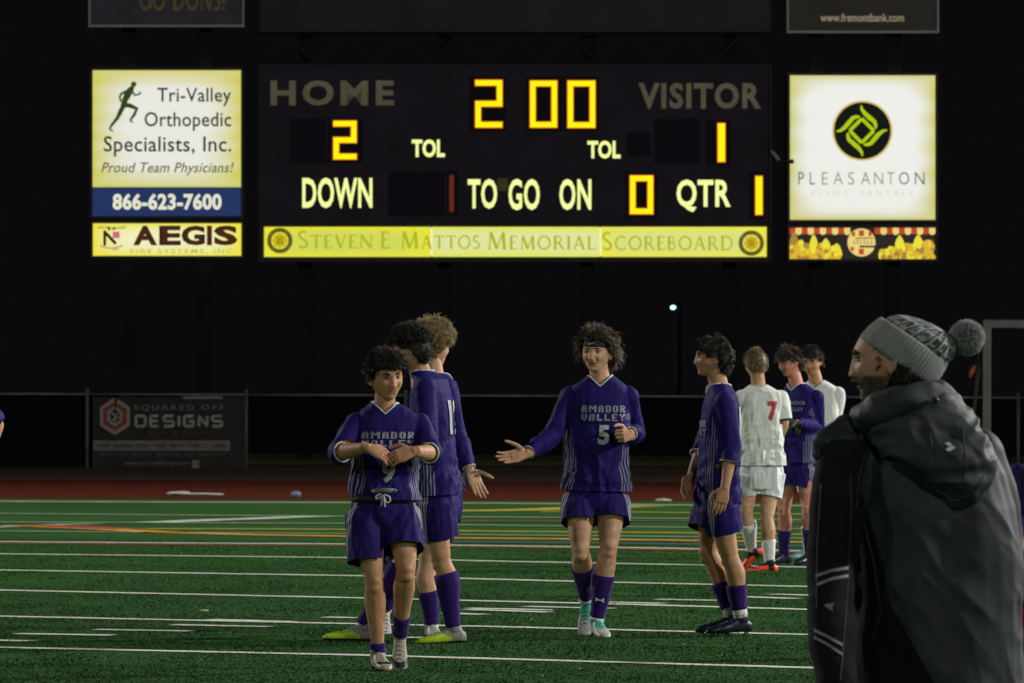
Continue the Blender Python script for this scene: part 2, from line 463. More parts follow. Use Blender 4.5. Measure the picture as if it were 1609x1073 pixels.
# ---- litter
def litter(name, px, py, w, h, m, label, cat, seed):
    c = G(px, py); a = Acc(); v, f = ico(3)
    v = v * np.array([w/2, w*.3, h/2]); v = v * (1 + .5*(vnoise(v*40, seed)[:,None]-.5))
    a.add(v + np.array([c.x, c.y, h*.42+.005]), f)
    r = empty(name, c, label, cat)
    a.obj('crumpled_body' if cat != 'bottle' else 'bottle_body', m, r, True)
    return r, c
r_, c_ = litter('crumpled_paper', 281, 779, .30, .06, mat('litter_white', (.36,.36,.34), .6), 'crumpled white wrapper with a long tail lying at the edge of the red track', 'litter', 3)
a = Acc(); tube(a, [(c_+Vector((.1,0,.02)), .02), (c_+Vector((.32,.1,.025)), .014), (c_+Vector((.55,.05,.02)), .012)], n=8, flat=.5); a.obj('tail', MATS['litter_white'], r_, True)
r_, c_ = litter('small_bag', 465, 782, .14, .09, mat('litter_blue', (.13,.14,.20), .5), 'small pale blue bag lying behind the end line of the pitch', 'litter', 5)
litter('paper_scrap', 320, 962, .05, .012, mat('scrap', (.6,.6,.4), .6), 'small cream paper scrap lying between two yard lines', 'litter', 9)
litter('paper_scrap', 1041, 789.5, .2, .05, mat('scrap2', (.3,.33,.25), .6), 'pale greenish scrap lying on the end line behind the players', 'litter', 10)

# ================================================================== FENCE
M_rail = mat('galvanised_rail', (.13, .14, .14), .5, .3, 5)
M_post = mat('fence_post', (.10, .11, .12), .5, .3, 5)
M_screen = mat('black_windscreen', (.007, .0075, .0085), .95, .3, 2, spec=.05)
M_wire = mat('chain_wire', (.007, .0075, .008), .95, spec=0)
FD = 120.0
fence = empty('windscreen_fence', (0, FD, 0), 'low chain-link fence with black windscreen running behind the red track', 'fence')
def FP(px, z, off=0.0):
    u = px - CX
    return Vector((u/F*(FD+off), FD+off, z))
posts = [137 - 250, 137, 387, 637, 887, 1137, 1387, 1600, 1850]
for px in posts:
    a = Acc(); tube(a, [(FP(px,-.02), .03), (FP(px,1.27), .03)], n=10, ballends=False); ball(a, FP(px,1.28), .036, sub=2)
    a.obj('post', M_post, fence, True)
for x0, x1 in zip(posts[:-1], posts[1:]):
    a = Acc(); tube(a, [(FP(x0+2.5,1.22), .021), (FP(x1-2.5,1.22), .021)], n=8, ballends=False); a.obj('top_rail', M_rail, fence, True)
    a = Acc(); low = .02 if x1 <= 387 else .24
    # windscreen cloth: slack between posts, hung behind the wire
    nx = 24; vs = []; fs = []
    for i in range(nx+1):
        t = i/nx; p = FP(x0+3+(x1-x0-6)*t, 0, .045)
        sag = .012*math.sin(t*math.pi*6+x0) 
        for z in (low, .6, 1.17-.02*math.sin(t*math.pi)): vs.append((p.x, p.y+sag*(1 if z == .6 else .4), z))
    for i in range(nx):
        for k in range(2): fs.append((i*3+k, i*3+3+k, i*3+4+k, i*3+1+k))
    a.add(vs, fs); a.obj('windscreen', M_screen, fence, True)
    a = Acc()   # chain-link wire
    X0 = FP(x0,0).x; X1 = FP(x1,0).x; step = .10; hh = 1.15; n = int((X1-X0+hh)/step)
    for i in range(n):
        for sgn in (1, -1):
            xa = X0 - (hh if sgn > 0 else 0) + i*step; xb = xa + sgn*hh
            if sgn < 0: xa += 0; 
            za, zb = .05, 1.2
            # clip to the bay
            def cl(x, z, x_, z_, X):
                t = (X-x)/(x_-x); return X, z+(z_-z)*t
            pa, pb = (xa, za), (xb, zb)
            if pa[0] < X0: pa = cl(*pa, *pb, X0)
            if pb[0] > X1: pb = cl(*pa, *pb, X1)
            if pa[0] > X1: pa = cl(*pa, *pb, X1)
            if pb[0] < X0: pb = cl(*pa, *pb, X0)
            if abs(pa[0]-pb[0]) < .02 or not (X0-.01 <= pa[0] <= X1+.01 and X0-.01 <= pb[0] <= X1+.01): continue
            y = FD + .022; w = .003
            a.add([(pa[0]-w,y,pa[1]),(pa[0]+w,y,pa[1]),(pb[0]+w,y,pb[1]),(pb[0]-w,y,pb[1])], [(0,1,2,3)])
    a.obj('chain_link', M_wire, fence, kind='stuff')

# ---- generic printing on a flat plane.  plane(px,py,off) -> world
def flat_word(parent, name, text, bx, plane, m, off, bold=0.0, shear=0.0, spacing=1.0, label=None):
    V, Fc, _ = text_geo(text, bold, shear, spacing)
    x0, y0, x1, y1 = bx
    o = mkobj(name, [plane(x0+(x1-x0)*a, y1+(y0-y1)*b, off) for a, b in V], Fc, m, parent)
    if label: o['label'] = label
    return o
def stroke(acc, pts, w, tf, m=0, taper=None):
    n = len(pts); vs = []
    for k in range(n):
        a = Vector(pts[max(k-1,0)]); b = Vector(pts[min(k+1,n-1)]); d = (b-a)
        if d.length < 1e-9: d = Vector((1,0))
        d.normalize(); nn = Vector((-d.y, d.x)); ww = w/2 * (taper[k] if taper else 1); p = Vector(pts[k])
        vs += [tf(*(p+nn*ww)), tf(*(p-nn*ww))]
    acc.add(vs, [(2*k, 2*k+1, 2*k+3, 2*k+2) for k in range(n-1)], m)
def serif_word(parent, name, text, bx, plane, m, off, big=(), small=.78, gap=.1, wt=1.0):
    """bx = px box of the line; capitals listed by index in big are full height"""
    x0, y0, x1, y1 = bx; H_ = y1-y0; W = 0; lay = []
    for i, ch in enumerate(text):
        s = 1.0 if i in big or not big else small
        lay.append((W, s, ch)); W += (SERIF[ch][0] + gap) * s
    k = (x1-x0)/W; a = Acc()
    for j, (wx, s, ch) in enumerate(lay):
        for q, (pts, w) in enumerate(SERIF[ch][1]):
            o_ = off + .0006*q
            # widths measured in letter units
            def tf(u, v): return plane(x0 + (wx+u*s)*k, y1 - v*s*H_, o_)
            stroke(a, pts, w*wt, tf)
    return a.obj(name, m, parent)
def disc(acc, cx, cy, r0, r1, plane, off, m=0, n=40, wob=None):
    vs = []; 
    for i in range(n):
        t = 2*math.pi*i/n; q = 1 if not wob else wob(t)
        vs += [plane(cx+math.cos(t)*r0, cy+math.sin(t)*r0, off), plane(cx+math.cos(t)*r1*q, cy+math.sin(t)*r1*q, off)]
    acc.add(vs, [(2*i, 2*i+1, (2*i+3) % (2*n), (2*i+2) % (2*n)) for i in range(n)], m)
def quad(acc, x0, y0, x1, y1, plane, off, m=0):
    acc.add([plane(x0,y0,off),plane(x1,y0,off),plane(x1,y1,off),plane(x0,y1,off)], [(0,1,2,3)], m)
def slab(parent, name, x0, y0, x1, y1, plane, front, back, m, kind=None, label=None):
    vs = [plane(x0,y1,front),plane(x1,y1,front),plane(x1,y0,front),plane(x0,y0,front),
          plane(x0,y1,back),plane(x1,y1,back),plane(x1,y0,back),plane(x0,y0,back)]
    o = mkobj(name, vs, [(0,1,2,3),(7,6,5,4),(0,4,5,1),(1,5,6,2),(2,6,7,3),(3,7,4,0)], m, parent)
    if label: o['label'] = label
    return o

# ---- banner on the fence
def FPL(px, py, off):
    d = FD - off
    p = P(px, py, FD); return Vector((p.x, d, p.z))
ban = empty('fence_banner', (FPL(265,738,0).x, FD-.05, .02), 'black banner with a hexagon badge and grey DESIGNS lettering, hung on the fence', 'banner')
nx, nz = 30, 14; vs = []; fs = []
for i in range(nx+1):
    for j in range(nz+1):
        p = FPL(146+239*i/nx, 624+112*j/nz, .07)
        vs.append((p.x, p.y + .010*math.sin(i*.9+j*.2)*math.sin(j*.35), p.z))
for i in range(nx):
    for j in range(nz): fs.append((i*(nz+1)+j, i*(nz+1)+j+1, (i+1)*(nz+1)+j+1, (i+1)*(nz+1)+j))
mkobj('banner_cloth', vs, fs, mat('banner_black', (.008,.008,.010), .7), ban, True)
M_bg = mat('banner_grey', (.30,.30,.28), .7, .25, 8); M_bd = mat('banner_dim_grey', (.16,.16,.15), .7, .2, 8); M_br = mat('banner_red', (.24,.04,.03), .7)
O = .085
flat_word(ban, 'lettering', 'SQUARED OFF', (211,636,352,646), FPL, M_bd, O, .01, 0, 1.35)
a = Acc()   # DESIGNS in squared extended capitals
DES = {'D': [[(0,0),(.8,0),(1,.2),(1,.8),(.8,1),(0,1),(0,0)]], 'E': [[(1,0),(0,0),(0,1),(1,1)],[(0,.5),(.95,.5)]],
       'S': [[(0,0),(.85,0),(1,.12),(1,.38),(.85,.5),(.15,.5),(0,.62),(0,.88),(.15,1),(1,1)]], 'I': [[(.5,0),(.5,1)]],
       'G': [[(1,1),(.15,1),(0,.85),(0,.15),(.15,0),(1,0),(1,.5),(.5,.5)]], 'N': [[(0,0),(0,1),(1,0),(1,1)]]}
bxs = [(212,231),(235,251),(256,275),(279,284),(288,306),(311,328),(332,351)]
for ch, (xa, xb) in zip('DESIGNS', bxs):
    for st in DES[ch]:
        q = []
        for (p0, p1) in zip(st[:-1], st[1:]): q += [(p0[0]+(p1[0]-p0[0])*t/3, p0[1]+(p1[1]-p0[1])*t/3) for t in range(3)]
        q.append(st[-1])
        stroke(a, [(xa+2+u*(xb-xa-4), 669.5-v*16) for u, v in q], 4.4, lambda u, v: FPL(u, v, O+random.random()*.001))
a.obj('lettering', M_bg, ban)
flat_word(ban, 'lettering', 'Signs & Graphics', (232,676,345,686), FPL, mat('banner_dark_red', (.13,.03,.02), .7), O, .0, .25, 1.1)
a = Acc(); quad(a, 147, 692, 362, 708, FPL, O); a.obj('grey_bar', M_bd, ban)
flat_word(ban, 'lettering', 'WRAPS   BANNERS   DECALS   SIGNS   PRINTS   GRAPHICS   APPAREL', (151,697,357,703.5), FPL, mat('banner_ink', (.012,.012,.012), .7), O+.004, .01)
flat_word(ban, 'lettering', 'VEHICLE WRAPS    WINDOWS    DIMENSIONAL  SIGNS    LARGE FORMAT', (156,711,355,717), FPL, mat('banner_faint', (.10,.10,.10), .7), O, .005)
flat_word(ban, 'lettering', 'www.squaredoffdesigns.com', (196,724,297,732), FPL, M_bd, O, .01)
a = Acc(); quad(a, 302, 723, 313, 737, FPL, O); a.obj('print_patch', M_bd, ban)
def hexa(acc, cx, cy, rx, ry, w, off):
    pts = [(cx+rx*math.sin(math.radians(60*i)), cy-ry*math.cos(math.radians(60*i))) for i in range(7)]
    q = []
    for p0, p1 in zip(pts[:-1], pts[1:]): q += [(p0[0]+(p1[0]-p0[0])*t/6, p0[1]+(p1[1]-p0[1])*t/6) for t in range(6)]
    q += [q[0], q[1]]
    stroke(acc, q, w, lambda u, v: FPL(u, v, off))
a = Acc(); hexa(a, 181, 654, 24, 26.5, 5.5, O); a.obj('badge_ring', mat('badge_tan', (.34,.24,.20), .7), ban)
a = Acc(); hexa(a, 181, 654, 17.5, 20.5, 4.5, O+.002); a.obj('badge_ring', M_br, ban)
a = Acc(); hexa(a, 181, 654, 11.5, 14, 4.5, O+.003)
stroke(a, [(175,648),(181,653),(187,648)], 3, lambda u, v: FPL(u, v, O+.004)); stroke(a, [(181,653),(181,664)], 3, lambda u, v: FPL(u, v, O+.005))
stroke(a, [(176,658),(180,660)], 3, lambda u, v: FPL(u, v, O+.006)); stroke(a, [(183,657),(188,655)], 3, lambda u, v: FPL(u, v, O+.006))
a.obj('badge_mark', mat('badge_grey', (.28,.26,.24), .7), ban)
a = Acc(); quad(a, 288, 622.6, 350, 626.5, FPL, O); a.obj('banner_hem', mat('hem_grey', (.2,.2,.18), .6), ban)

# ================================================================== SCOREBOARD
SD = 135.0
def PB(px, py, off):
    u, v = unroll(px, py)
    x = u*SD/(F-.07*u); d = SD + .07*x
    z = HCAM - v/F*d
    return Vector((x+.07*off, d-off, z))
M_steel = mat('dark_steel', (.013,.013,.016), .9, .3, 2, spec=.15)
M_black = mat('board_black', (.036,.031,.048), .8, .25, 2, spec=.2)
M_blackf = mat('board_frame', (.034,.034,.038), .7, spec=.2)
M_digit = mat('amber_digit', (.1,.05,0), .6, emit=(1.0,.93,0.0), estr=.98)
M_halo = mat('painted_halo', (.05,.01,0), .6, emit=(1.0,.13,.0), estr=.75)  # bloom round the digits, put into a glowing colour
M_dead = mat('dead_digit', (.02,.005,.004), .6, emit=(.11,.012,.004), estr=1.0)
M_cap = mat('lit_caption', (.1,.1,.05), .6, emit=(.93,1.0,.36), estr=1.0)
M_dimcap = mat('unlit_caption', (.46,.41,.27), .7, .15, 3)
sb = empty('scoreboard', (PB(800,400,0).x, SD, 0), 'big black electronic scoreboard with amber digits reading 2 to 1, on steel posts', 'scoreboard')
def column(px, ztop_py, w=22, off=-.45, parent=sb):
    p0 = PB(px, 600, off); top = PB(px, ztop_py, off).z; hw = w/2/84.3
    a = Acc(); box(a, (p0.x-hw, p0.y-.02, 0), (p0.x+hw, p0.y+.24, top)); a.obj('post', M_steel, parent)
for px in (480, 700, 925, 1150): column(px, -40)
slab(sb, 'main_panel', 409, 104, 1209, 412, PB, 0, -.30, M_black)
for bx in ((406,101,1212,105.5), (406,349,1212,353.5), (406,406.5,1212,412)):
    slab(sb, 'trim_strip', *bx, PB, .06, -.02, M_blackf)
for bx in ((406,106,410,406), (1208,106,1212,406)): slab(sb, 'trim_strip', *bx, PB, .06, -.02, M_blackf)
slab(sb, 'top_banner', 409, -70, 1211, 50, PB, 0, -.12, mat('top_banner_grey', (.034,.034,.036), .8, .2, 1.2))
for y0 in (53, 99):
    a = Acc(); tube(a, [(PB(409,y0,-.2), .03), (PB(1210,y0,-.2), .03)], n=8, ballends=False); a.obj('truss_chord', M_steel, sb)
n = 18
for i in range(n):
    xa = 409+801*i/n; xb = 409+801*(i+1)/n; ya, yb = (98, 54) if i % 2 == 0 else (54, 98)
    a = Acc(); tube(a, [(PB(xa,ya,-.2), .02), (PB(xb,yb,-.2), .02)], n=6, ballends=False); a.obj('truss_brace', mat('truss_steel', (.030,.030,.032), .9, spec=.15), sb)
# dark digit housings
for bx in ((515,186,570,256),(738,120,795,206),(826,120,884,206),(886,120,941,206),(1108,188,1148,260),(702,268,720,338),(982,270,1033,342),(1178,270,1203,344),(455,186,512,256),(1028,186,1100,256),(610,270,700,340),(640,200,700,206),(985,208,1022,246)):
    if bx[3]-bx[1] > 20: slab(sb, 'digit_housing', *bx, PB, .004, -.01, mat('housing_black', (.022,.019,.030), .9, spec=.1))
def seg_digit(ch, x0, y0, x1, y1, w, m=None, rim=True):
    S = {'2': 'abged', '0': 'abcdef', '1': 'bc'}[ch]
    ym = (y0+y1)/2; h = w/2
    xl, xr, yt, yb = x0+h, x1-h, y0+h, y1-h
    # polylines of the lit segments
    if ch == '2': pl = [[(x0,yt),(xr,yt)],[(xr,y0),(xr,ym+h)],[(x1,ym),(x0,ym)],[(xl,ym-h),(xl,y1)],[(x0,yb),(x1,yb)]]
    elif ch == '0': pl = [[(x0,yt),(x1,yt)],[(xr,y0),(xr,y1)],[(x1,yb),(x0,yb)],[(xl,y1),(xl,y0)]]
    else: pl = [[((x0+x1)/2,y0),((x0+x1)/2,y1)]]
    d = Acc()
    for k, (a0, a1) in enumerate(pl):
        off = .012+.0008*k
        stroke(d, [a0, a1], w, lambda u, v: PB(u, v, off))
    o = d.obj('digit', m or M_digit, sb)
    o['label'] = 'amber digit ' + ch
    if rim:  # halo of bloom drawn as a wider orange stroke behind each segment
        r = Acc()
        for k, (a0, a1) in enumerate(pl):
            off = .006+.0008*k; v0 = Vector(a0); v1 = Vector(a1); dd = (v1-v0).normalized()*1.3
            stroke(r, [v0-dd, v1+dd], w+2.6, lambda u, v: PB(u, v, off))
        r.obj('digit_halo', M_halo, o)
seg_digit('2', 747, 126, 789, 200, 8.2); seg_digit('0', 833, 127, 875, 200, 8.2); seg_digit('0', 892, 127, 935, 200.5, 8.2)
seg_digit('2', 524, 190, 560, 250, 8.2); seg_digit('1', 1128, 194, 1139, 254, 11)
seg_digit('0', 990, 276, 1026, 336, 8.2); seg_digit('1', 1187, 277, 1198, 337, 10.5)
seg_digit('1', 706, 275, 713, 333, 7, M_dead, False)
def cap(text, bx, m, bold=.02, sp=1.0): 
    o = flat_word(sb, 'caption', text, bx, PB, m, .010, bold, 0, sp); o['label'] = 'caption ' + text; return o
cap('HOME', (425,126,619,166), M_dimcap, .035, 1.25); cap('VISITOR', (1003,130,1196,171), M_dimcap, .035, 1.12)
cap('TOL', (647,219,699,247), M_cap, .035, 1.02); cap('TOL', (923,221,975,249), M_cap, .035, 1.02)
cap('DOWN', (475,279,585,327), M_cap, .025, 1.06); cap('TO', (735,281,781,328), M_cap, .025, 1.06); cap('GO', (799,281,848,330), M_cap, .025, 1.06)
cap('ON', (879,281,929,330), M_cap, .025, 1.06); cap('QTR', (1063,282,1148,333), M_cap, .025, 1.06)
slab(sb, 'dark_caption_window', 781, 280, 798, 300, PB, .003, -.01, mat('dim_window', (.02,.016,.006), .6, emit=(.022,.016,.003), estr=1))

def lightbox(name, core, edge, e, sx=.16, sz=.16, white=1.0, tubes=0.0, l=None):
    """back-lit acrylic: bright over the tubes, yellower and dimmer to the rim"""
    m = bpy.data.materials.new(name); m.use_nodes = True; nt = m.node_tree; b = nt.nodes['Principled BSDF']
    tc = nt.nodes.new('ShaderNodeTexCoord'); sp = nt.nodes.new('ShaderNodeSeparateXYZ'); nt.links.new(tc.outputs['Generated'], sp.inputs[0])
    def mth(op, a_, b_=None, clamp=False):
        n_ = nt.nodes.new('ShaderNodeMath'); n_.operation = op; n_.use_clamp = clamp
        for i, q in enumerate((a_, b_)):
            if q is None: continue
            if isinstance(q, (int, float)): n_.inputs[i].default_value = q
            else: nt.links.new(q, n_.inputs[i])
        return n_.outputs[0]
    def edg(s, width):
        e1 = mth('MULTIPLY', mth('MINIMUM', s, mth('SUBTRACT', 1.0, s)), 1/width, True)
        return mth('MULTIPLY', e1, mth('SUBTRACT', 2.0, e1))
    v = mth('MULTIPLY', edg(sp.outputs['X'], sx), edg(sp.outputs['Z'], sz))
    if l: v = mth('MULTIPLY', v, mth('ADD', mth('MULTIPLY', sp.outputs['X'], l), 1-l))
    if tubes: 
        w = mth('SINE', mth('MULTIPLY', sp.outputs['Z'], tubes))
        v = mth('ADD', v, mth('MULTIPLY', w, .06), True)
    r = nt.nodes.new('ShaderNodeValToRGB'); el = r.color_ramp.elements
    el[0].position = 0.0; el[0].color = (*edge, 1); el[1].position = .62*white; el[1].color = (*core, 1)
    nt.links.new(v, r.inputs['Fac']); nt.links.new(r.outputs['Color'], b.inputs['Emission Color'])
    b.inputs['Emission Strength'].default_value = e; b.inputs['Base Color'].default_value = (.25, .25, .2, 1)
    b.inputs['Roughness'].default_value = .3
    MATS[name] = m; return m
# memorial name sign under the panel, three back-lit sections
secs = [(415,677,.3), (679,942,0), (944,1204,0)]
mats_ = [lightbox('name_sign_a', (.58,.63,.07), (.74,.72,0.0), 1.0, .34, .5, 1.35), lightbox('name_sign_b', (.66,.72,.30), (.72,.74,.0), 1.0, .03, .5, 1.3), lightbox('name_sign_c', (.62,.68,.17), (.76,.72,0.0), 1.0, .2, .5, 1.35)]
for (xa, xb, _), m_ in zip(secs, mats_):
    slab(sb, 'name_sign', xa, 356.5, xb, 403.5, PB, .05, -.05, m_)
slab(sb, 'name_sign_seam', 677, 358, 679, 402, PB, .055, -.02, mat('seam_glow', (.3,.3,.3), .5, emit=(.8,.85,.8), estr=1)); slab(sb, 'name_sign_seam', 942, 358, 944, 402, PB, .055, -.02, MATS['seam_glow'])
M_nletter = mat('name_letter', (.2,.2,0), .6, emit=(.44,.47,.0), estr=.9)
def sw(t, bx, big): serif_word(sb, 'lettering', t, bx, PB, M_nletter, .056, big, .78, .14, 1.05)['label'] = 'lettering ' + t
sw('STEVEN', (468,363,589,390), (0,)); sw('E.', (598,364,624,390.5), (0,)); sw('MATTOS', (629,364,757,391), (0,)); sw('MEMORIAL', (765,364.5,939,392), (0,)); sw('SCOREBOARD', (946,365,1155,393), (0,))
M_seal = mat('seal_ring', (.1,.08,.02), .6, emit=(.13,.10,.005), estr=1); M_seal2 = mat('seal_core', (.2,.18,.02), .6, emit=(.55,.42,.0), estr=1)
M_seal3 = mat('seal_ink', (.05,.03,.01), .6, emit=(.03,.02,.0), estr=1)
for cx, cy in ((439.5,378),(1180,382)):
    a = Acc(); disc(a, cx, cy, 13.5, 20, PB, .056); a.obj('seal_ring', M_seal, sb)
    a = Acc(); disc(a, cx, cy, 0, 12.5, PB, .057, wob=lambda t: .9+.1*math.cos(8*t)); o = a.obj('seal_core', M_seal2, sb)
    a = Acc()
    for k in range(20):
        t = 2*math.pi*k/20
        if k % 5 != 2: stroke(a, [(cx+15*math.cos(t), cy+15*math.sin(t)), (cx+18.5*math.cos(t), cy+18.5*math.sin(t))], 1.8, lambda u, v: PB(u, v, .059))
    for k in (-3.5, 0, 3.5): stroke(a, [(cx+k, cy-6), (cx+k, cy+6)], 1.2, lambda u, v: PB(u, v, .059+.001*abs(k)))
    a.obj('seal_marks', M_seal3, sb)

# ---- sponsor signs, each a thing of its own
def frame(parent, x0, y0, x1, y1, w, m, front=.09):
    for bx in ((x0,y0,x1,y0+w),(x0,y1-w,x1,y1)): slab(parent, 'frame_bar', *bx, PB, front, -.30, m)
    for bx in ((x0,y0+w,x0+w,y1-w),(x1-w,y0+w,x1,y1-w)): slab(parent, 'frame_bar', *bx, PB, front-.003, -.30, m)
M_fr = mat('sign_frame', (.02,.02,.021), .7)
def sign(name, px, label, cat='sign'):
    return empty(name, (PB(px,400,0).x, PB(px,400,0).y, 0), label, cat)
sgl = sign('lit_sign', 263, 'bright cream sign with running figure and blue phone number strip, left of the scoreboard')
for px in (200, 322): column(px, -40, 21, -.5, sgl)
frame(sgl, 141, 106, 383, 344, 4.5, M_fr)
slab(sgl, 'sign_face', 145.5, 110.5, 378.5, 294, PB, .05, -.2, lightbox('cream_face', (.76,.76,.70), (.58,.55,.07), 1.0, .44, .30, 1.3, 40))
slab(sgl, 'blue_strip', 145.5, 294, 378.5, 339.5, PB, .052, -.2, mat('blue_face', (.01,.03,.1), .4, emit=(.002,.017,.090), estr=1))
M_ink = mat('sign_ink', (.004,.004,.004), .8, spec=.1, emit=(.006,.009,.007), estr=1); M_ink2 = mat('sign_olive_ink', (.03,.03,.01), .6, emit=(.10,.09,.02), estr=1)
def sg(t, bx, m=M_ink, bold=.008, sh=0, sp=1.04, par=None, off=.056): 
    flat_word(par or sgl, 'lettering', t, bx, PB, m, off, bold, sh, sp)['label'] = 'lettering ' + t
sg('Tri-Valley', (247,138,363,167)); sg('Orthopedic', (227,176,363,206)); sg('Specialists, Inc.', (163,214,363,246)); sg('Proud Team Physicians!', (159,255,367,276), M_ink2, .01, .28)
sg('866-623-7600', (177,304,348,330), mat('phone_white', (.5,.5,.45), .5, emit=(.72,.72,.55), estr=1), .035)
a = Acc(); ro = [.056]
def rs(pts, w, tp=None):
    ro[0] += .0006; o_ = ro[0]
    stroke(a, pts, w, lambda u, v: PB(u, v, o_), taper=tp)
disc(a, 210, 132.5, 0, 4.2, PB, .0562)
rs([(209,136),(205,141),(200,150),(196,158),(194,166)], 10, [.5,1,1.1,.9,.9]); rs([(204,141),(191,147),(188,152),(190,160)], 4, [1,1,.8,.8])
rs([(206,141),(212,150),(219,148),(221,144)], 3.6, [1,.9,.8,.7]); rs([(194,165),(204,166),(215,171),(211,180),(204,190),(209,192)], 6, [1.2,1.2,1,.8,.5,.6])
rs([(195,164),(189,176),(184,186),(176,196),(172,203),(177,206)], 6, [1.3,1.2,.9,.7,.5,.5])
a.obj('runner_figure', mat('runner_ink', (.01,.02,.0), .6, emit=(.025,.045,.003), estr=1), sgl)
sa = sign('lit_sign', 262, 'small yellow lit sign with thick dark AEGIS lettering under the phone number sign')
frame(sa, 142, 347, 383, 406, 4, M_fr)
slab(sa, 'sign_face', 146, 351, 379, 402, PB, .05, -.2, lightbox('aegis_face', (.84,.82,.46), (.80,.72,.0), 1.0, .30, .5, 1.5))
M_brown = mat('brown_ink', (.03,.01,.0), .6, emit=(.016,.004,.001), estr=1)
for ch, (xa, xb) in zip('AEGIS', ((209,247),(250,284),(285,322),(325,333),(336,373))):
    sg(ch, (xa,354.5,xb,385.5), M_brown, .05 if ch != 'I' else .0, 0, 1, sa)
    sg(ch, (xa+4,357.5,xb-4,382.5) if ch != 'I' else (xa+2,357,xb-2,382), mat('rust_ink', (.06,.01,.0), .6, emit=(.055,.010,.001), estr=1), .012, 0, 1, sa, .058)
sg('FIRE SYSTEMS, INC.', (205,391,371,399), mat('pale_olive', (.2,.2,.1), .6, emit=(.40,.40,.10), estr=1), .01, 0, 1.3, sa)
a = Acc()
def sk(acc, pts, w, o_=.056): stroke(acc, pts, w, lambda u, v: PB(u, v, o_))
sk(a, [(164.5,362),(164.5,386)], 4.5); sk(a, [(166,366),(182,383)], 5, .0566); sk(a, [(170,356),(172,362)], 3, .057); sk(a, [(180,357),(178,361)], 3, .0572)
a.obj('crest_letter', M_brown, sa)
a = Acc(); quad(a, 177, 364, 188, 374, PB, .056); a.obj('crest_patch', mat('pink_ink', (.3,.05,.1), .6, emit=(.55,.12,.24), estr=1), sa)
a = Acc(); sk(a, [(157,386),(166,389),(176,390),(186,388),(193,386)], 2.5); sk(a, [(177,393),(186,391)], 2.5, .057); a.obj('crest_ribbon', mat('tan_ink', (.3,.2,.1), .6, emit=(.50,.32,.16), estr=1), sa)
a = Acc(); sk(a, [(153,358),(165,357),(178,359),(198,357)], 4); a.obj('crest_ribbon', mat('olive_ribbon', (.3,.3,.0), .6, emit=(.50,.48,.05), estr=1), sa)

sp_ = sign('lit_sign', 1354, 'bright cream sign with round black emblem above PLEASANTON lettering')
for px in (1286, 1408): column(px, -40, 22, -.5, sp_)
frame(sp_, 1236, 114, 1473.5, 350, 4.5, M_fr)
slab(sp_, 'sign_face', 1240.5, 118.5, 1469, 345.5, PB, .05, -.2, lightbox('cream_face_b', (.76,.77,.74), (.52,.49,.07), 1.0, .30, .20, 1.1, 34))
a = Acc(); disc(a, 1354.5, 205.5, 0, 45, PB, .056); a.obj('emblem_disc', M_ink, sp_)
a = Acc(); disc(a, 1354.5, 205.5, 44.5, 47.5, PB, .057); a.obj('emblem_ring', mat('gold_ring', (.3,.2,.05), .6, emit=(.60,.46,.12), estr=1), sp_)
a = Acc(); eo = [.058]
ec = (1353.5, 205.5)
for k in range(4):
    ca, sa_ = math.cos(k*math.pi/2), math.sin(k*math.pi/2)
    def rt(x, y): return (ec[0]+x*ca-y*sa_, ec[1]+x*sa_+y*ca)
    eo[0] += .001; o_ = eo[0]
    stroke(a, [rt(0,-19), rt(19,0)], 5.5, lambda u, v: PB(u, v, o_))
    q = [(-1,-40),(0,-34),(5,-27),(13,-20),(20,-14),(22,-8),(22,-3)]
    stroke(a, [rt(x, y) for x, y in q], 6, lambda u, v: PB(u, v, o_+.0005), taper=[.3,.8,1.1,1.2,1.1,.9,.4])
a.obj('emblem_knot', mat('lime_ink', (.2,.3,0), .6, emit=(.38,.52,.0), estr=1), sp_)
M_ol = mat('olive_letter', (.1,.1,.03), .6, emit=(.24,.25,.06), estr=1); M_ol2 = mat('pale_letter', (.3,.3,.2), .6, emit=(.56,.58,.36), estr=1)
lx = [1254,1272,1291,1309,1332,1352,1373,1393,1412,1437]; lw = [10,9,10,16,11,16,15,13,17,16]
for i, ch in enumerate('PLEASANTON'):
    sg(ch, (lx[i],270.5,lx[i]+lw[i]-1,290), mat('dark_olive', (.05,.05,.03), .6, emit=(.06,.07,.04), estr=1) if i in (0,1,8,9) else M_ol, -.008, 0, 1, sp_)
sg('EVENT  RENTALS', (1275,299,1433,308), M_ol2, -.004, 0, 1.5, sp_)
sc_ = sign('lit_sign', 1355, 'narrow lit sign with red and cream striped awning over golden food piles')
frame(sc_, 1236, 353, 1473.5, 411, 4, M_fr)
slab(sc_, 'sign_face', 1240, 357, 1469, 407, PB, .05, -.2, mat('candy_dark', (.02,.01,.01), .5, emit=(.006,.002,.002), estr=1))
a = Acc(); M_sc = [mat('awning_red', (.3,.05,.02), .5, emit=(.42,.045,.008), estr=1), mat('awning_cream', (.5,.4,.2), .5, emit=(.74,.58,.16), estr=1)]
for i in range(24):
    xa = 1240+ i*9.54
    if 1333 < xa < 1370: continue
    m_ = i % 2
    quad(a, xa, 358, xa+9.54, 364 if m_ else 368, PB, .056, m_)
    if m_: disc(a, xa+4.8, 364, 0, 5.2, PB, .057, m_, 16)
a.obj('awning', M_sc, sc_)
a = Acc(); M_gold = [mat('gold_pile', (.5,.3,.02), .5, emit=(.62,.40,.015), estr=1), mat('gold_hi', (.6,.5,.05), .5, emit=(.74,.66,.03), estr=1), mat('amber_dim', (.3,.15,.02), .5, emit=(.34,.20,.03), estr=1)]
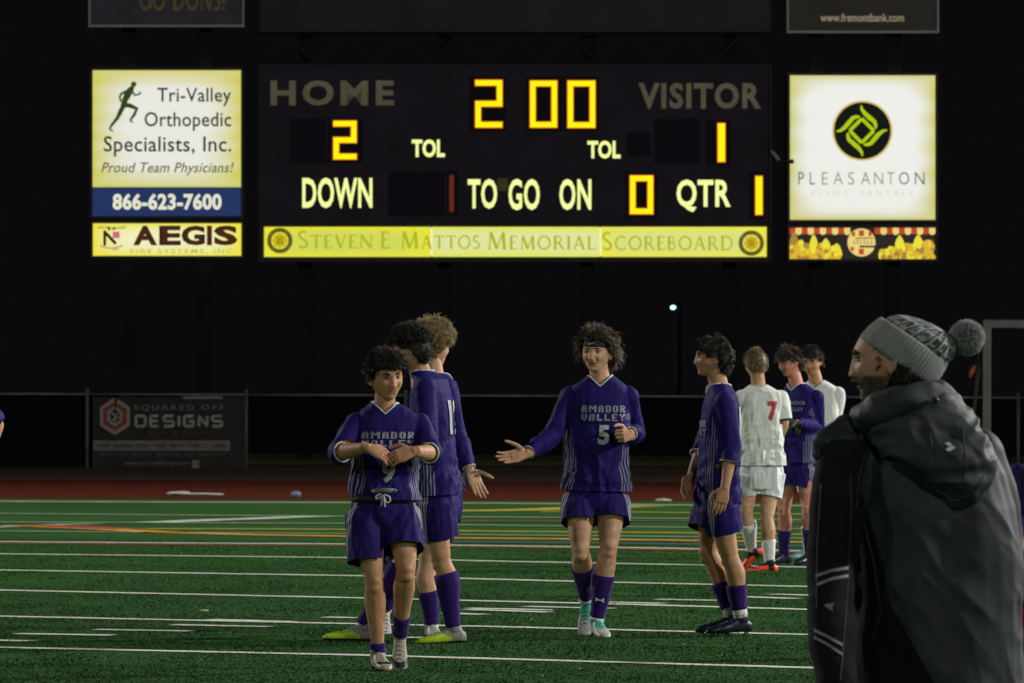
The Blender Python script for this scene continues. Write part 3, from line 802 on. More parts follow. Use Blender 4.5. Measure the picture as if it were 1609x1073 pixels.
for side, xs in ((1, range(1243, 1322, 5)), (-1, range(1384, 1468, 5))):
    for x in xs:
        far = (x-1243)/80 if side > 0 else (1466-x)/82
        top = 380 + 14*far**1.6
        y = 404
        while y > top:
            disc(a, x+random.uniform(-2,2), y, 0, random.uniform(3.4,5), PB, .056+random.random()*.006, random.choice((0,0,1,2)), 10)
            y -= 4.5
def drop(x, y, r, h, m):
    pts = [(x, y-h)] + [(x+r*math.sin(t)*(.6+.4*math.sin(t/2)), y-h*.5-h*.5*math.cos(t)) for t in [math.pi*k/10 for k in range(1, 20)]]
    pts = [(x, y-h)]+[(x+r*math.sin(t)**1.0*math.sin(t/2), y-h*.5-h*.5*math.cos(t)) for t in [math.pi*k/8 for k in range(1, 9)]]
    pts += [(2*x-p[0], p[1]) for p in reversed(pts[1:-1])]
    a.add([PB(u, v, .0635) for u, v in pts], [tuple(range(len(pts)))], m)
for x, y, r, h, m_ in ((1247,385,8,22,2),(1278,390,8,22,1),(1297,391,9,17,1),(1314,394,8,12,1),(1413,391,9.5,22,1),(1442,388,9,20,1),(1430,396,7,14,0)): drop(x, y, r, h, m_)
a.obj('food_pile', M_gold, sc_, kind='stuff')
a = Acc(); disc(a, 1353, 381, 0, 22, PB, .058); a.obj('badge', M_sc[1], sc_)
a = Acc(); 
for bx in ((1349,362,1357,371),(1349,391,1357,400),(1338,364,1343,371),(1364,364,1369,371),(1336,388,1341,394)): quad(a, *bx, PB, .0595)
a.obj('badge_stripe', M_sc[0], sc_)
a = Acc(); quad(a, 1350, 386, 1375, 389, PB, .0597); 
for x in (1341,1346,1351,1357,1362,1368): quad(a, x, 378-(x%3), x+1.2, 384, PB, .0599)
quad(a, 1344, 373.5, 1372, 375, PB, .0597)
a.obj('badge_ink', MATS['candy_dark'], sc_)

# ---- upper sponsor panels (unlit)
M_up = mat('upper_panel', (.06,.06,.09), .7, .2, 1.5); M_upr = mat('upper_panel_olive', (.07,.065,.055), .7, .2, 1.5)
M_edge = mat('pale_edge', (.36,.36,.42), .5)
su = sign('sponsor_panel', 261, 'dark unlit panel with faint gold GO DONS! lettering, cropped at the top left', 'sign panel')
slab(su, 'panel_face', 141, -90, 382, 41, PB, .0, -.2, M_up); slab(su, 'edge_strip', 140, 39, 383, 42.5, PB, .05, -.1, M_edge)
for bx in ((139,-90,142,42.5),(380.5,-90,383.5,42.5)): slab(su, 'edge_strip', *bx, PB, .047, -.1, M_edge)
serif_word(su, 'lettering', 'GO DONS!', (219,-18,357,15), PB, mat('dim_gold', (.26,.20,.08), .6), .01, (), 1, .1, 1.5)
sv = sign('sponsor_panel', 1355, 'dark unlit panel with a small white web address, cropped at the top right', 'sign panel')
slab(sv, 'panel_face', 1238, -90, 1474, 50, PB, .0, -.2, M_upr); slab(sv, 'edge_strip', 1237, 48.5, 1475, 52, PB, .05, -.1, M_edge)
for bx in ((1236,-90,1239,52),(1472,-90,1475,52)): slab(sv, 'edge_strip', *bx, PB, .047, -.1, M_edge)
flat_word(sv, 'lettering', 'www.fremontbank.com', (1289,21,1420,34), PB, mat('web_white', (.75,.68,.5), .6, emit=(.16,.13,.08), estr=1), .01, .012)  # letters given a faint glow of their own on the unlit panel
# camera arm between board and right sign
cm = empty('security_camera', PB(1218,246,.1), 'small grey camera on a short arm between scoreboard and right lit sign', 'camera')
a = Acc(); tube(a, [(PB(1212,238,.1), .03), (PB(1222,250,.1), .035)], n=10); a.obj('camera_body', mat('cam_grey', (.35,.36,.4), .4), cm, True)
a = Acc(); tube(a, [(PB(1222,250,.1), .02), (PB(1232,253,.1), .015), (PB(1240,254,.12), .015)], n=8); ball(a, PB(1243,254,.13), .045); a.obj('arm', mat('cam_black', (.01,.01,.01), .5), cm, True)
# distant lamp
dl = G(1057, 640); D_ = 260.0; lp = P(1057.5, 483, D_)
ln = empty('distant_street_lamp', (lp.x, D_, 0), 'far bright cyan-white lamp shining in the dark below the scoreboard', 'lamp')
a = Acc(); tube(a, [(Vector((lp.x+.25, D_+.1, 0)), .07), (Vector((lp.x+.25, D_+.1, lp.z+.15)), .05)], n=8, ballends=False); tube(a, [(Vector((lp.x+.25,D_+.1,lp.z+.15)), .04), (Vector((lp.x,D_,lp.z+.12)), .035)], n=8); a.obj('pole', mat('lamp_pole', (.003,.003,.003), .9, spec=0), ln, True)
a = Acc(); ball(a, lp, (.10,.09,.08), sub=3); a.obj('lamp_head', mat('lamp_glow', (.5,.6,.6), .4, emit=(.62,1.0,1.0), estr=9), ln, True)

# ---- soccer goal parked behind the track
GD = 116.0
goal = empty('soccer_goal', (P(1580,600,GD).x, GD, 0), 'white framed soccer goal parked in front of the fence at the right edge', 'goal')
M_goal = mat('goal_white', (.15,.15,.14), .4, .2, 3)
ptop = P(1551, 509, GD); z = ptop.z
a = Acc(); box(a, (ptop.x-.065, GD-.06, .01), (ptop.x+.065, GD+.06, z-.06)); a.obj('post', M_goal, goal)
ptop2 = Vector((ptop.x+7.3, GD, z))
a = Acc(); box(a, (ptop2.x-.065, GD-.06, .01), (ptop2.x+.065, GD+.06, z-.06)); a.obj('post', M_goal, goal)
a = Acc(); box(a, (ptop.x-.065, GD-.062, z-.059), (ptop2.x+.065, GD+.062, z+.065)); a.obj('crossbar', M_goal, goal)
for p, n_ in ((ptop, 'back_stay'), (ptop2, 'back_stay')):
    a = Acc(); tube(a, [(Vector((p.x-.06, GD+.08, z-.02)), .03), (Vector((p.x-.22, GD+1.4, .05)), .035)], n=8); a.obj(n_, M_goal, goal, True)
a = Acc()
for i in range(60):
    x = ptop.x + 7.3*i/59
    a.add([(x-.003,GD+.05,z),(x+.003,GD+.05,z),(x+.003,GD+1.4,.05),(x-.003,GD+1.4,.05)], [(0,1,2,3)])
for i in range(20):
    t = i/19; y = GD+.05+1.35*t; zz = z+(.05-z)*t
    a.add([(ptop.x,y,zz-.003),(ptop2.x,y,zz-.003),(ptop2.x,y,zz+.003),(ptop.x,y,zz+.003)], [(0,1,2,3)])
a.obj('net', mat('net_grey', (.012,.012,.012), .9, spec=.1), goal, kind='stuff')
ot = P(1527, 584, GD-.2)
fl = empty('orange_tag', ot, 'small orange tag hanging beside the goal post at the right', 'tag')
a = Acc(); tube(a, [(ot+Vector((.05,0,.09)), .018), (ot+Vector((.0,0,.0)), .05), (ot+Vector((-.03,0,-.08)), .02)], n=8, flat=.4); a.obj('tag_cloth', mat('tag_orange', (.55,.13,.03), .6), fl, True)
# ================================================================== PEOPLE
UP = Vector((0,0,1))
M_lip = {}
def skin_mat(name, col):
    return mat(name, col, .55, .2, 24, .4, 170, sss=.0, spec=.3)
SK = {'tan': skin_mat('skin_tan', (.50,.265,.145)), 'fair': skin_mat('skin_fair', (.62,.36,.235)), 'light': skin_mat('skin_light', (.58,.335,.205)), 'pink': skin_mat('skin_pink', (.60,.26,.19))}
LIP = mat('lip', (.40,.17,.13), .5); BROW = mat('brow_hair', (.03,.02,.015), .8); EYEW = mat('eye_white', (.26,.23,.20), .35); EYED = mat('eye_dark', (.012,.008,.006), .25)
STUB = mat('stubble_skin', (.23,.15,.105), .6, .3, 300)
SHADOWLINE = mat('mouth_line', (.13,.045,.035), .7)

def head_frame(yaw, pitch=0, roll=0):
    """yaw 0 = towards the camera, + = towards picture right; returns lateral, forward, up"""
    M = Matrix.Rotation(math.radians(yaw), 3, 'Z') @ Matrix.Rotation(math.radians(pitch), 3, 'X') @ Matrix.Rotation(math.radians(roll), 3, 'Y')
    # local: x = person's left, -y = forward, z = up
    return M @ Vector((1,0,0)), M @ Vector((0,-1,0)), M @ Vector((0,0,1))
def head_geo(sub=5, smile=0.0, nose=1.0, jaw=1.0, stubble=False, open_mouth=0.0):
    """local: x left, y forward, z up; total height .226"""
    v, f = ico(sub); n = v.copy()
    X, Y, Z = n[:,0].copy(), n[:,1].copy(), n[:,2].copy()
    a, b, c = .0755, .094, .113
    x = a*X; y = b*Y; z = c*Z
    lo = np.clip(-Z, 0, 1)
    # jaw: narrower downward; the face plane fuller in front
    front = np.clip((Y+.15)/.5, 0, 1)
    x *= 1 - (.30*lo**1.6)*jaw*front - .22*lo*(1-front)
    x *= 1 + .06*np.exp(-((Z+.35)/.25)**2)*front
    y = np.where(Y > 0, b*np.sign(Y)*np.abs(Y)**.78 * (1 - .10*np.clip(np.abs(X),0,1)**2), y)
    y -= .012*np.clip(Z-.35, 0, 1)*np.where(Y > 0, 1, 0)*2
    # back of skull and nape
    bk = np.clip(-Y, 0, 1); y += .062*bk*np.clip((lo-.25)/.6, 0, 1)
    z = np.where(lo > .0, z, z)
    # chin forward and flat jaw floor
    y += .020*front*np.clip((lo-.55)/.45, 0, 1)
    z = np.where(z < -.098, -.098 + (z+.098)*.5, z)
    fr = 1/(1+np.exp(-(Y-.25)*14))
    def g(x0, z0, sx, sz, amp):
        return amp*np.exp(-((x-x0)/sx)**2 - ((z-z0)/sz)**2)*fr
    d = 0
    ax = np.abs(x)
    d = d - .0125*np.exp(-((ax-.031)/.0155)**2 - ((z-.006)/.0125)**2)*fr
    d = d + .0050*np.exp(-((ax-.030)/.022)**2 - ((z-.028)/.008)**2)*fr
    d = d + .0050*np.exp(-((ax-.047)/.016)**2 - ((z+.022)/.014)**2)*fr
    d = d - .0035*np.exp(-((ax-.043)/.012)**2 - ((z+.058)/.018)**2)*fr
    # nose
    t = np.clip((.012 - z)/.048, 0, 1)
    prof = np.where(z > -.036, t**1.15, np.clip(1-(-.036-z)/.010, 0, 1)**1.2)
    wd = .0080 + .0065*t
    d = d + nose*(.002+.0170*prof)*np.exp(-(x/wd)**2)*fr*((z < .03) & (z > -.05))
    d = d + .0060*np.exp(-((ax-.0135)/.0055)**2 - ((z+.033)/.0065)**2)*fr   # alae
    d = d - .0045*np.exp(-((ax-.026)/.008)**2 - ((z+.04)/.012)**2)*fr*(1+smile)
    # mouth
    mw = .024 + .006*smile; mz = -.0585 + smile*.006*(ax/.025)**2
    d = d + .0044*np.exp(-(x/mw)**4 - ((z-mz-.0055)/.0048)**2)*fr + .0050*np.exp(-(x/(mw*.9))**4 - ((z-mz+.0065)/.0055)**2)*fr
    d = d - .0030*np.exp(-(x/mw)**4 - ((z-mz)/.0022)**2)*fr
    d = d - .0040*np.exp(-(x/.02)**2 - ((z+.077)/.006)**2)*fr
    d = d + .0065*np.exp(-(x/.018)**2 - ((z+.095)/.012)**2)*fr
    d = d + smile*.004*np.exp(-((ax-.036)/.012)**2 - ((z+.035)/.014)**2)*fr
    y = y + d
    V = np.stack([x, y, z], 1)
    cen = V[np.array(f)].mean(1); mi = np.zeros(len(f), int)
    cx_, cz_ = np.abs(cen[:,0]), cen[:,2]; frf = cen[:,1] > .03
    cmz = -.0585 + smile*.006*(cx_/.025)**2
    lip = frf & (cx_ < mw*.95) & (np.abs(cz_-cmz) < .0105*(1-(cx_/mw)**2*.75)) 
    mi[lip] = 1
    mi[frf & (cx_ < mw) & (np.abs(cz_-cmz) < .0012+.003*open_mouth)] = 3
    if stubble:
        sb_ = (cen[:,1] > -.035) & (cz_ < -.038 + .3*np.clip(.0-cen[:,1]+.03, -.2, .2)*0) & ~lip
        sb_ |= frf & (cx_ < .03) & (cz_ < -.043) & ~lip
        mi[sb_] = 2
    return V, f, mi
def build_head(c, fr, size, skin, o, **kw):
    """adds a head to Acc o (materials: 0 skin,1 lip,2 stubble,3 mouthline,4 brow,5 eye white,6 eye dark)"""
    L, Fw, U = fr; s = size
    sub = kw.pop('sub', 5)
    closed = kw.pop('closed', 0); brow = kw.pop('brow', 1.0)
    V, f, mi = head_geo(sub, **kw)
    A = np.array([list(L), list(Fw), list(U)])
    def W(v): return (np.asarray(v)*s) @ A + np.array(c)
    b = len(o.v); o.v.extend([tuple(p) for p in W(V)]); o.f.extend([tuple(i+b for i in q) for q in f]); o.m.extend(mi.tolist())
    # eyes
    for sx in (1, -1):
        v, f2 = ico(3); e = v*np.array([.0135, .0115, .0062*(1-.55*closed)]) + np.array([sx*.031, .0735, .0055])
        cen = v[np.array(f2)].mean(1)
        m2 = np.where((cen[:,1] > .6) & (np.abs(cen[:,0]) < .42), 6, 5)
        b = len(o.v); o.v.extend([tuple(p) for p in W(e)]); o.f.extend([tuple(i+b for i in q) for q in f2]); o.m.extend(m2.tolist())
        # lash line and brow
        for (zz, yy, w, h) in ((.0125, .0825, .0024, 0), (.0245, .089, .0036*brow, 1)):
            pts = []
            for k in range(7):
                t = k/6; xx = .014 + .034*t
                pts.append((Vector(W([[sx*xx, yy - .020*t**2.2 , zz + (.004*math.sin(t*math.pi)-.001*t if h else -.001+.0025*math.sin(t*math.pi))]])[0]), w*s*(.6+.8*math.sin(math.pi*min(1,.25+t*.75)))))
            a2 = Acc(); tube(a2, pts, n=6, ballends=False)
            b = len(o.v); o.v.extend(a2.v); o.f.extend([tuple(i+b for i in q) for q in a2.f]); o.m.extend([4]*len(a2.f))
        # ear
        v, f2 = ico(3)
        e = v*np.array([.009, .0185, .031]); rr = (v[:,1]/1)**2+(v[:,2]/1)**2
        e[:,0] = np.where(v[:,0] > 0, .009*v[:,0] - .011*np.exp(-rr*3.2)*1.0, e[:,0])
        e[:,1] *= (1 + .25*v[:,2]); 
        e[:,0] += .010*(-v[:,1]*.9)      # flares backward
        e = e*np.array([sx, 1, 1]) + np.array([sx*.0765, -.010, -.006])
        b = len(o.v); o.v.extend([tuple(p) for p in W(e)]); o.f.extend([tuple(i+b for i in (q if sx > 0 else q[::-1])) for q in f2]); o.m.extend([0]*len(f2))
    return W
def hand(acc, wrist, d, palm, thumb, s=1.0, curl=(.25,.3,.3), spread=1.0, curls=None, thumbcurl=.3):
    d = Vector(d).normalized(); palm = Vector(palm); palm = (palm - d*palm.dot(d)).normalized()
    t = d.cross(palm).normalized()
    if t.dot(Vector(thumb)) < 0: t = -t
    w = Vector(wrist)
    loft(acc, [(w-d*.034*s, t*.020*s, palm*.019*s, 2), (w-d*.016*s, t*.025*s, palm*.0205*s, 2), (w, t*.027*s, palm*.0195*s, 2.1), (w+d*.03*s+t*.003*s, t*.036*s, palm*.0175*s, 2.2),
               (w+d*.065*s, t*.041*s, palm*.0145*s, 2.3), (w+d*.092*s, t*.038*s, palm*.0115*s, 2.3)])
    ball(acc, w+d*.03*s+t*.022*s+palm*.006*s, (.02*s,)*3, sub=2)
    lens = (.076,.085,.079,.062)
    for k in range(4):
        lat = (.0285,.0098,-.0095,-.0275)[k]
        root = w + d*(.086+(.0,.005,.002,-.007)[k])*s + t*lat*s
        cu = curls[k] if curls else curl
        ang = 0; p = root; side = (lat*2.2*spread)
        pts = [(p - d*.012*s, .0088*s)]
        pts.append((p, .0092*s))
        for j, (fr_, r) in enumerate(((.45,.0086),(.30,.0080),(.25,.0066))):
            ang += cu[j]
            dd = (d*math.cos(ang) + palm*math.sin(ang) + t*side).normalized()
            p = p + dd*lens[k]*fr_*s; pts.append((p, r*s))
        tube(acc, pts, n=10, hint=t)
        for q in pts[1:-1]: ball(acc, q[0], q[1], sub=2)
    p = w + d*.022*s + t*.026*s + palm*.006*s; pts = [(p, .0135*s)]
    dirs = [(t*.75+d*.62+palm*.25), (t*(.5-thumbcurl)+d*.85+palm*.3), (t*(.35-thumbcurl*1.6)+d*.95+palm*.35)]
    for dd, L_, r in zip(dirs, (.042,.033,.027), (.0115,.0100,.0080)):
        p = p + dd.normalized()*L_*s; pts.append((p, r*s))
    tube(acc, pts, n=10, hint=palm)
    for q in pts[:-1]: ball(acc, q[0], q[1], sub=2)

def boot_geo(heel_low, fdir, up, s=1.0, L_=.275):
    """returns rings for a football boot; heel_low = rear sole point"""
    f_ = Vector(fdir).normalized(); up = Vector(up); up = (up - f_*up.dot(f_)).normalized(); lat = f_.cross(up)
    prof = [(-.004,.018,.050),(.02,.033,.070),(.06,.036,.088),(.095,.036,.085),(.13,.040,.066),(.17,.047,.053),(.215,.046,.044),(.25,.037,.036),(.275,.016,.022)]
    rings = []
    for u, hw, ht in prof:
        c = Vector(heel_low) + f_*u*s*(L_/.275) + up*ht*s*.5
        rings.append((c, lat*hw*s*.9, up*ht*s*.5, 2.5))
    return rings, f_, up, lat

def strands(acc, W, n, L_, w, region, seed=1, curl=.012, freq=3.0, comb=(0,-.3,.5), lift=.5, grav=.4, mats=3, rad=1.0, Lvar=.5, mess=.22):
    """locks of hair rooted on the skull. region(nx,ny,nz)->bool in head-local unit directions; neighbouring strands curl together"""
    g = np.random.default_rng(seed)
    U_ = g.normal(size=(n*14, 3)); U_ /= np.linalg.norm(U_, axis=1)[:,None]
    U_ = U_[region(U_[:,0], U_[:,1], U_[:,2])][:n]; n = len(U_)
    sc = np.array([.0765, .096, .115])*rad
    p = U_*sc; bk = np.clip(-U_[:,1], 0, 1); p[:,1] += .05*bk*np.clip((-U_[:,2]-.2)/.6, 0, 1)
    nr = U_/sc; nr /= np.linalg.norm(nr, axis=1)[:,None]
    cb = np.array([list(comb(*u)) for u in U_]) if callable(comb) else np.tile(np.array(list(comb), float), (n, 1))
    L1 = np.array([L_(*u) for u in U_]) if callable(L_) else np.full(n, float(L_))
    k0 = p*26
    cl = np.stack([vnoise(k0, seed), vnoise(k0, seed+1), vnoise(k0, seed+2)], 1) - .5
    d = nr*lift + cb + cl*1.3 + g.uniform(-mess, mess, (n, 3)); d /= np.linalg.norm(d, axis=1)[:,None]
    L1 = L1*(1 + (vnoise(k0*1.3, seed+5)-.5)*Lvar*1.3)*g.uniform(.8, 1.12, n)
    ph = 6.28*2.5*vnoise(k0*.9, seed+6) + g.uniform(-.5, .5, n); fq = freq*(.8+.5*vnoise(k0, seed+7))
    h = np.where(np.abs(d[:,2:3]) < .9, np.array([[0,0,1.]]), np.array([[1.,0,0]]))
    X = h - d*np.sum(h*d, 1)[:,None]; X /= np.linalg.norm(X, axis=1)[:,None]; Y = np.cross(d, X)
    cr = curl*(.6+.7*vnoise(k0*1.1, seed+8)); seg = 8; cur = p - nr*.005; dd = d.copy(); pts = []
    for k in range(seg):
        u = k/(seg-1); m_ = (cr*min(1, u*2.2))[:,None]
        pts.append(cur + (X*np.cos(ph+u*fq*3.1)[:,None] + Y*np.sin(ph+u*fq*3.1)[:,None])*m_)
        dd = dd + np.array([0,0,-grav/seg*1.6]); dd /= np.linalg.norm(dd, axis=1)[:,None]
        cur = cur + dd*(L1/(seg-1))[:,None]
        e = np.linalg.norm(cur/sc, axis=1); fix = (e < 1.03) & (cur[:,2] > -.06); cur = np.where(fix[:,None], cur*(1.03/np.maximum(e, .2))[:,None], cur)
    Pn = np.stack(pts, 1)                                         # n, seg, 3
    T = np.gradient(Pn, axis=1); T /= np.linalg.norm(T, axis=2)[:,:,None] + 1e-9
    A_ = np.cross(T, X[:,None,:]); A_ /= np.linalg.norm(A_, axis=2)[:,:,None] + 1e-9; B_ = np.cross(T, A_)
    uu = np.linspace(0, 1, seg); ww = (w*(1-.75*uu**2))[None,:,None]*g.uniform(.8, 1.15, n)[:,None,None]
    ring = np.stack([Pn + (A_*math.cos(t) + B_*math.sin(t))*ww for t in (0, 2.094, 4.189)], 2)   # n, seg, 3, 3
    V = W(ring.reshape(-1, 3)); base = len(acc.v); acc.v.extend(map(tuple, V))
    mi = np.clip(((vnoise(k0*.8, seed+9)*.6 + g.random(n)*.4)*mats*1.15-.1).astype(int), 0, mats-1)
    i0 = (np.arange(n)*seg*3)[:,None,None] + (np.arange(seg-1)*3)[None,:,None] + base
    q = np.arange(3)[None,None,:]; q2 = (np.arange(3)+1) % 3; q2 = q2[None,None,:]
    Fq = np.stack([i0+q, i0+q2, i0+3+q2, i0+3+q], -1).reshape(-1, 4)
    acc.f.extend(map(tuple, Fq.tolist())); acc.m.extend(np.repeat(mi, (seg-1)*3).tolist())
def hair_cap(acc, W, region, th=.006, seed=2, m=0, bump=.010, freq=38, rad=1.0):
    v, f = ico(5); keep = region(v[:,0], v[:,1], v[:,2])
    a_, b_, c_ = (.0765+th)*rad, (.096+th)*rad, (.115+th)*rad
    p = v*np.array([a_, b_, c_])
    nb = vnoise(v*freq*.12, seed)*.6 + vnoise(v*freq*.3, seed+1)*.4
    p = p*(1 + bump*8*(nb[:,None]-.5)*.5)
    bk = np.clip(-v[:,1], 0, 1); p[:,1] += .05*bk*np.clip((-v[:,2]-.2)/.6, 0, 1)
    ff = [q for q in f if keep[q[0]] and keep[q[1]] and keep[q[2]]]
    used = sorted({i for q in ff for i in q}); mp = {i: k for k, i in enumerate(used)}
    w_ = W(p[used]); acc.add([tuple(x) for x in w_], [tuple(mp[i] for i in q) for q in ff], m)

# ---- cloth material with optional pin-striped side panels (the stripes run down the side of the garment)
def cloth(name, col, stripe=None, panel=None, period=.017, duty=.36, rough=.7, sheen=.0, var=.06):
    if name in MATS: return MATS[name]
    m = mat(name, col, rough, 0, 0, .0, 0, sheen=sheen, spec=.14)
    nt = m.node_tree; b = nt.nodes['Principled BSDF']
    geo = nt.nodes.new('ShaderNodeNewGeometry')
    n = nt.nodes.new('ShaderNodeTexNoise'); n.inputs['Scale'].default_value = 9; n.inputs['Detail'].default_value = 6
    nt.links.new(geo.outputs['Position'], n.inputs['Vector'])
    r = nt.nodes.new('ShaderNodeValToRGB'); r.color_ramp.elements[0].position = .3; r.color_ramp.elements[1].position = .7
    r.color_ramp.elements[0].color = (*[c*(1-var) for c in col], 1); r.color_ramp.elements[1].color = (*[min(1, c*(1+var)) for c in col], 1)
    nt.links.new(n.outputs['Fac'], r.inputs['Fac']); last = r.outputs['Color']
    def mth(op, *ins):
        k = nt.nodes.new('ShaderNodeMath'); k.operation = op
        for i, q in enumerate(ins):
            if isinstance(q, (int, float)): k.inputs[i].default_value = q
            else: nt.links.new(q, k.inputs[i])
        return k.outputs[0]
    if stripe:
        au = nt.nodes.new('ShaderNodeAttribute'); au.attribute_name = 'side_u'
        am = nt.nodes.new('ShaderNodeAttribute'); am.attribute_name = 'side_mask'
        fr = mth('FRACT', mth('MULTIPLY', au.outputs['Fac'], 1/period))
        st = mth('MULTIPLY', mth('LESS_THAN', fr, duty), mth('GREATER_THAN', am.outputs['Fac'], .5))
        if panel:
            mx0 = nt.nodes.new('ShaderNodeMixRGB'); nt.links.new(mth('GREATER_THAN', am.outputs['Fac'], .5), mx0.inputs['Fac'])
            nt.links.new(last, mx0.inputs['Color1']); mx0.inputs['Color2'].default_value = (*panel, 1); last = mx0.outputs['Color']
        mx = nt.nodes.new('ShaderNodeMixRGB'); nt.links.new(st, mx.inputs['Fac']); nt.links.new(last, mx.inputs['Color1'])
        mx.inputs['Color2'].default_value = (*stripe, 1); last = mx.outputs['Color']
    nt.links.new(last, b.inputs['Base Color'])
    n2 = nt.nodes.new('ShaderNodeTexNoise'); n2.inputs['Scale'].default_value = 16; n2.inputs['Detail'].default_value = 5; n2.inputs['Distortion'].default_value = .6
    nt.links.new(geo.outputs['Position'], n2.inputs['Vector'])
    bp = nt.nodes.new('ShaderNodeBump'); bp.inputs['Strength'].default_value = .35; bp.inputs['Distance'].default_value = .010
    nt.links.new(n2.outputs['Fac'], bp.inputs['Height']); nt.links.new(bp.outputs['Normal'], b.inputs['Normal'])
    return m
PURPLE = (.016,.009,.120)
M_jersey = cloth('purple_jersey', PURPLE, (.22,.23,.36), (.022,.014,.09))
M_shorts = cloth('purple_shorts', (.016,.009,.115), (.40,.40,.46), (.03,.02,.10), .014, .5)
M_sock = cloth('purple_sock', (.026,.009,.12), rough=.85, sheen=.1)
M_wj = cloth('white_jersey', (.74,.77,.75), rough=.7, var=.08)
M_ws = cloth('white_shorts', (.74,.79,.82), rough=.6, var=.06)
M_wsock = cloth('white_sock', (.78,.79,.79), rough=.85)
M_trim = mat('white_trim', (.55,.56,.58), .7)
M_num = mat('number_print', (.42,.46,.46), .55, .06, 20)
M_numr = mat('red_number', (.42,.015,.02), .55)
M_shade = mat('number_edge', (.06,.06,.09), .6)
M_sole = mat('boot_sole', (.02,.02,.022), .5)

def sock_shape(acc, kn, an, t0, r_top=.056, r_bot=.040, t1=1.0):
    k, a = Vector(kn), Vector(an)
    def R(t): return r_bot + (r_top-r_bot)*max(0, math.sin(min(1, (1-t)*1.35)*math.pi/2))**1.2
    n = 8; pts = [(k.lerp(a, t0+(t1-t0)*i/n), R(t0+(t1-t0)*i/n)) for i in range(n+1)]
    tube(acc, pts, n=16, ballends=False)
    return pts

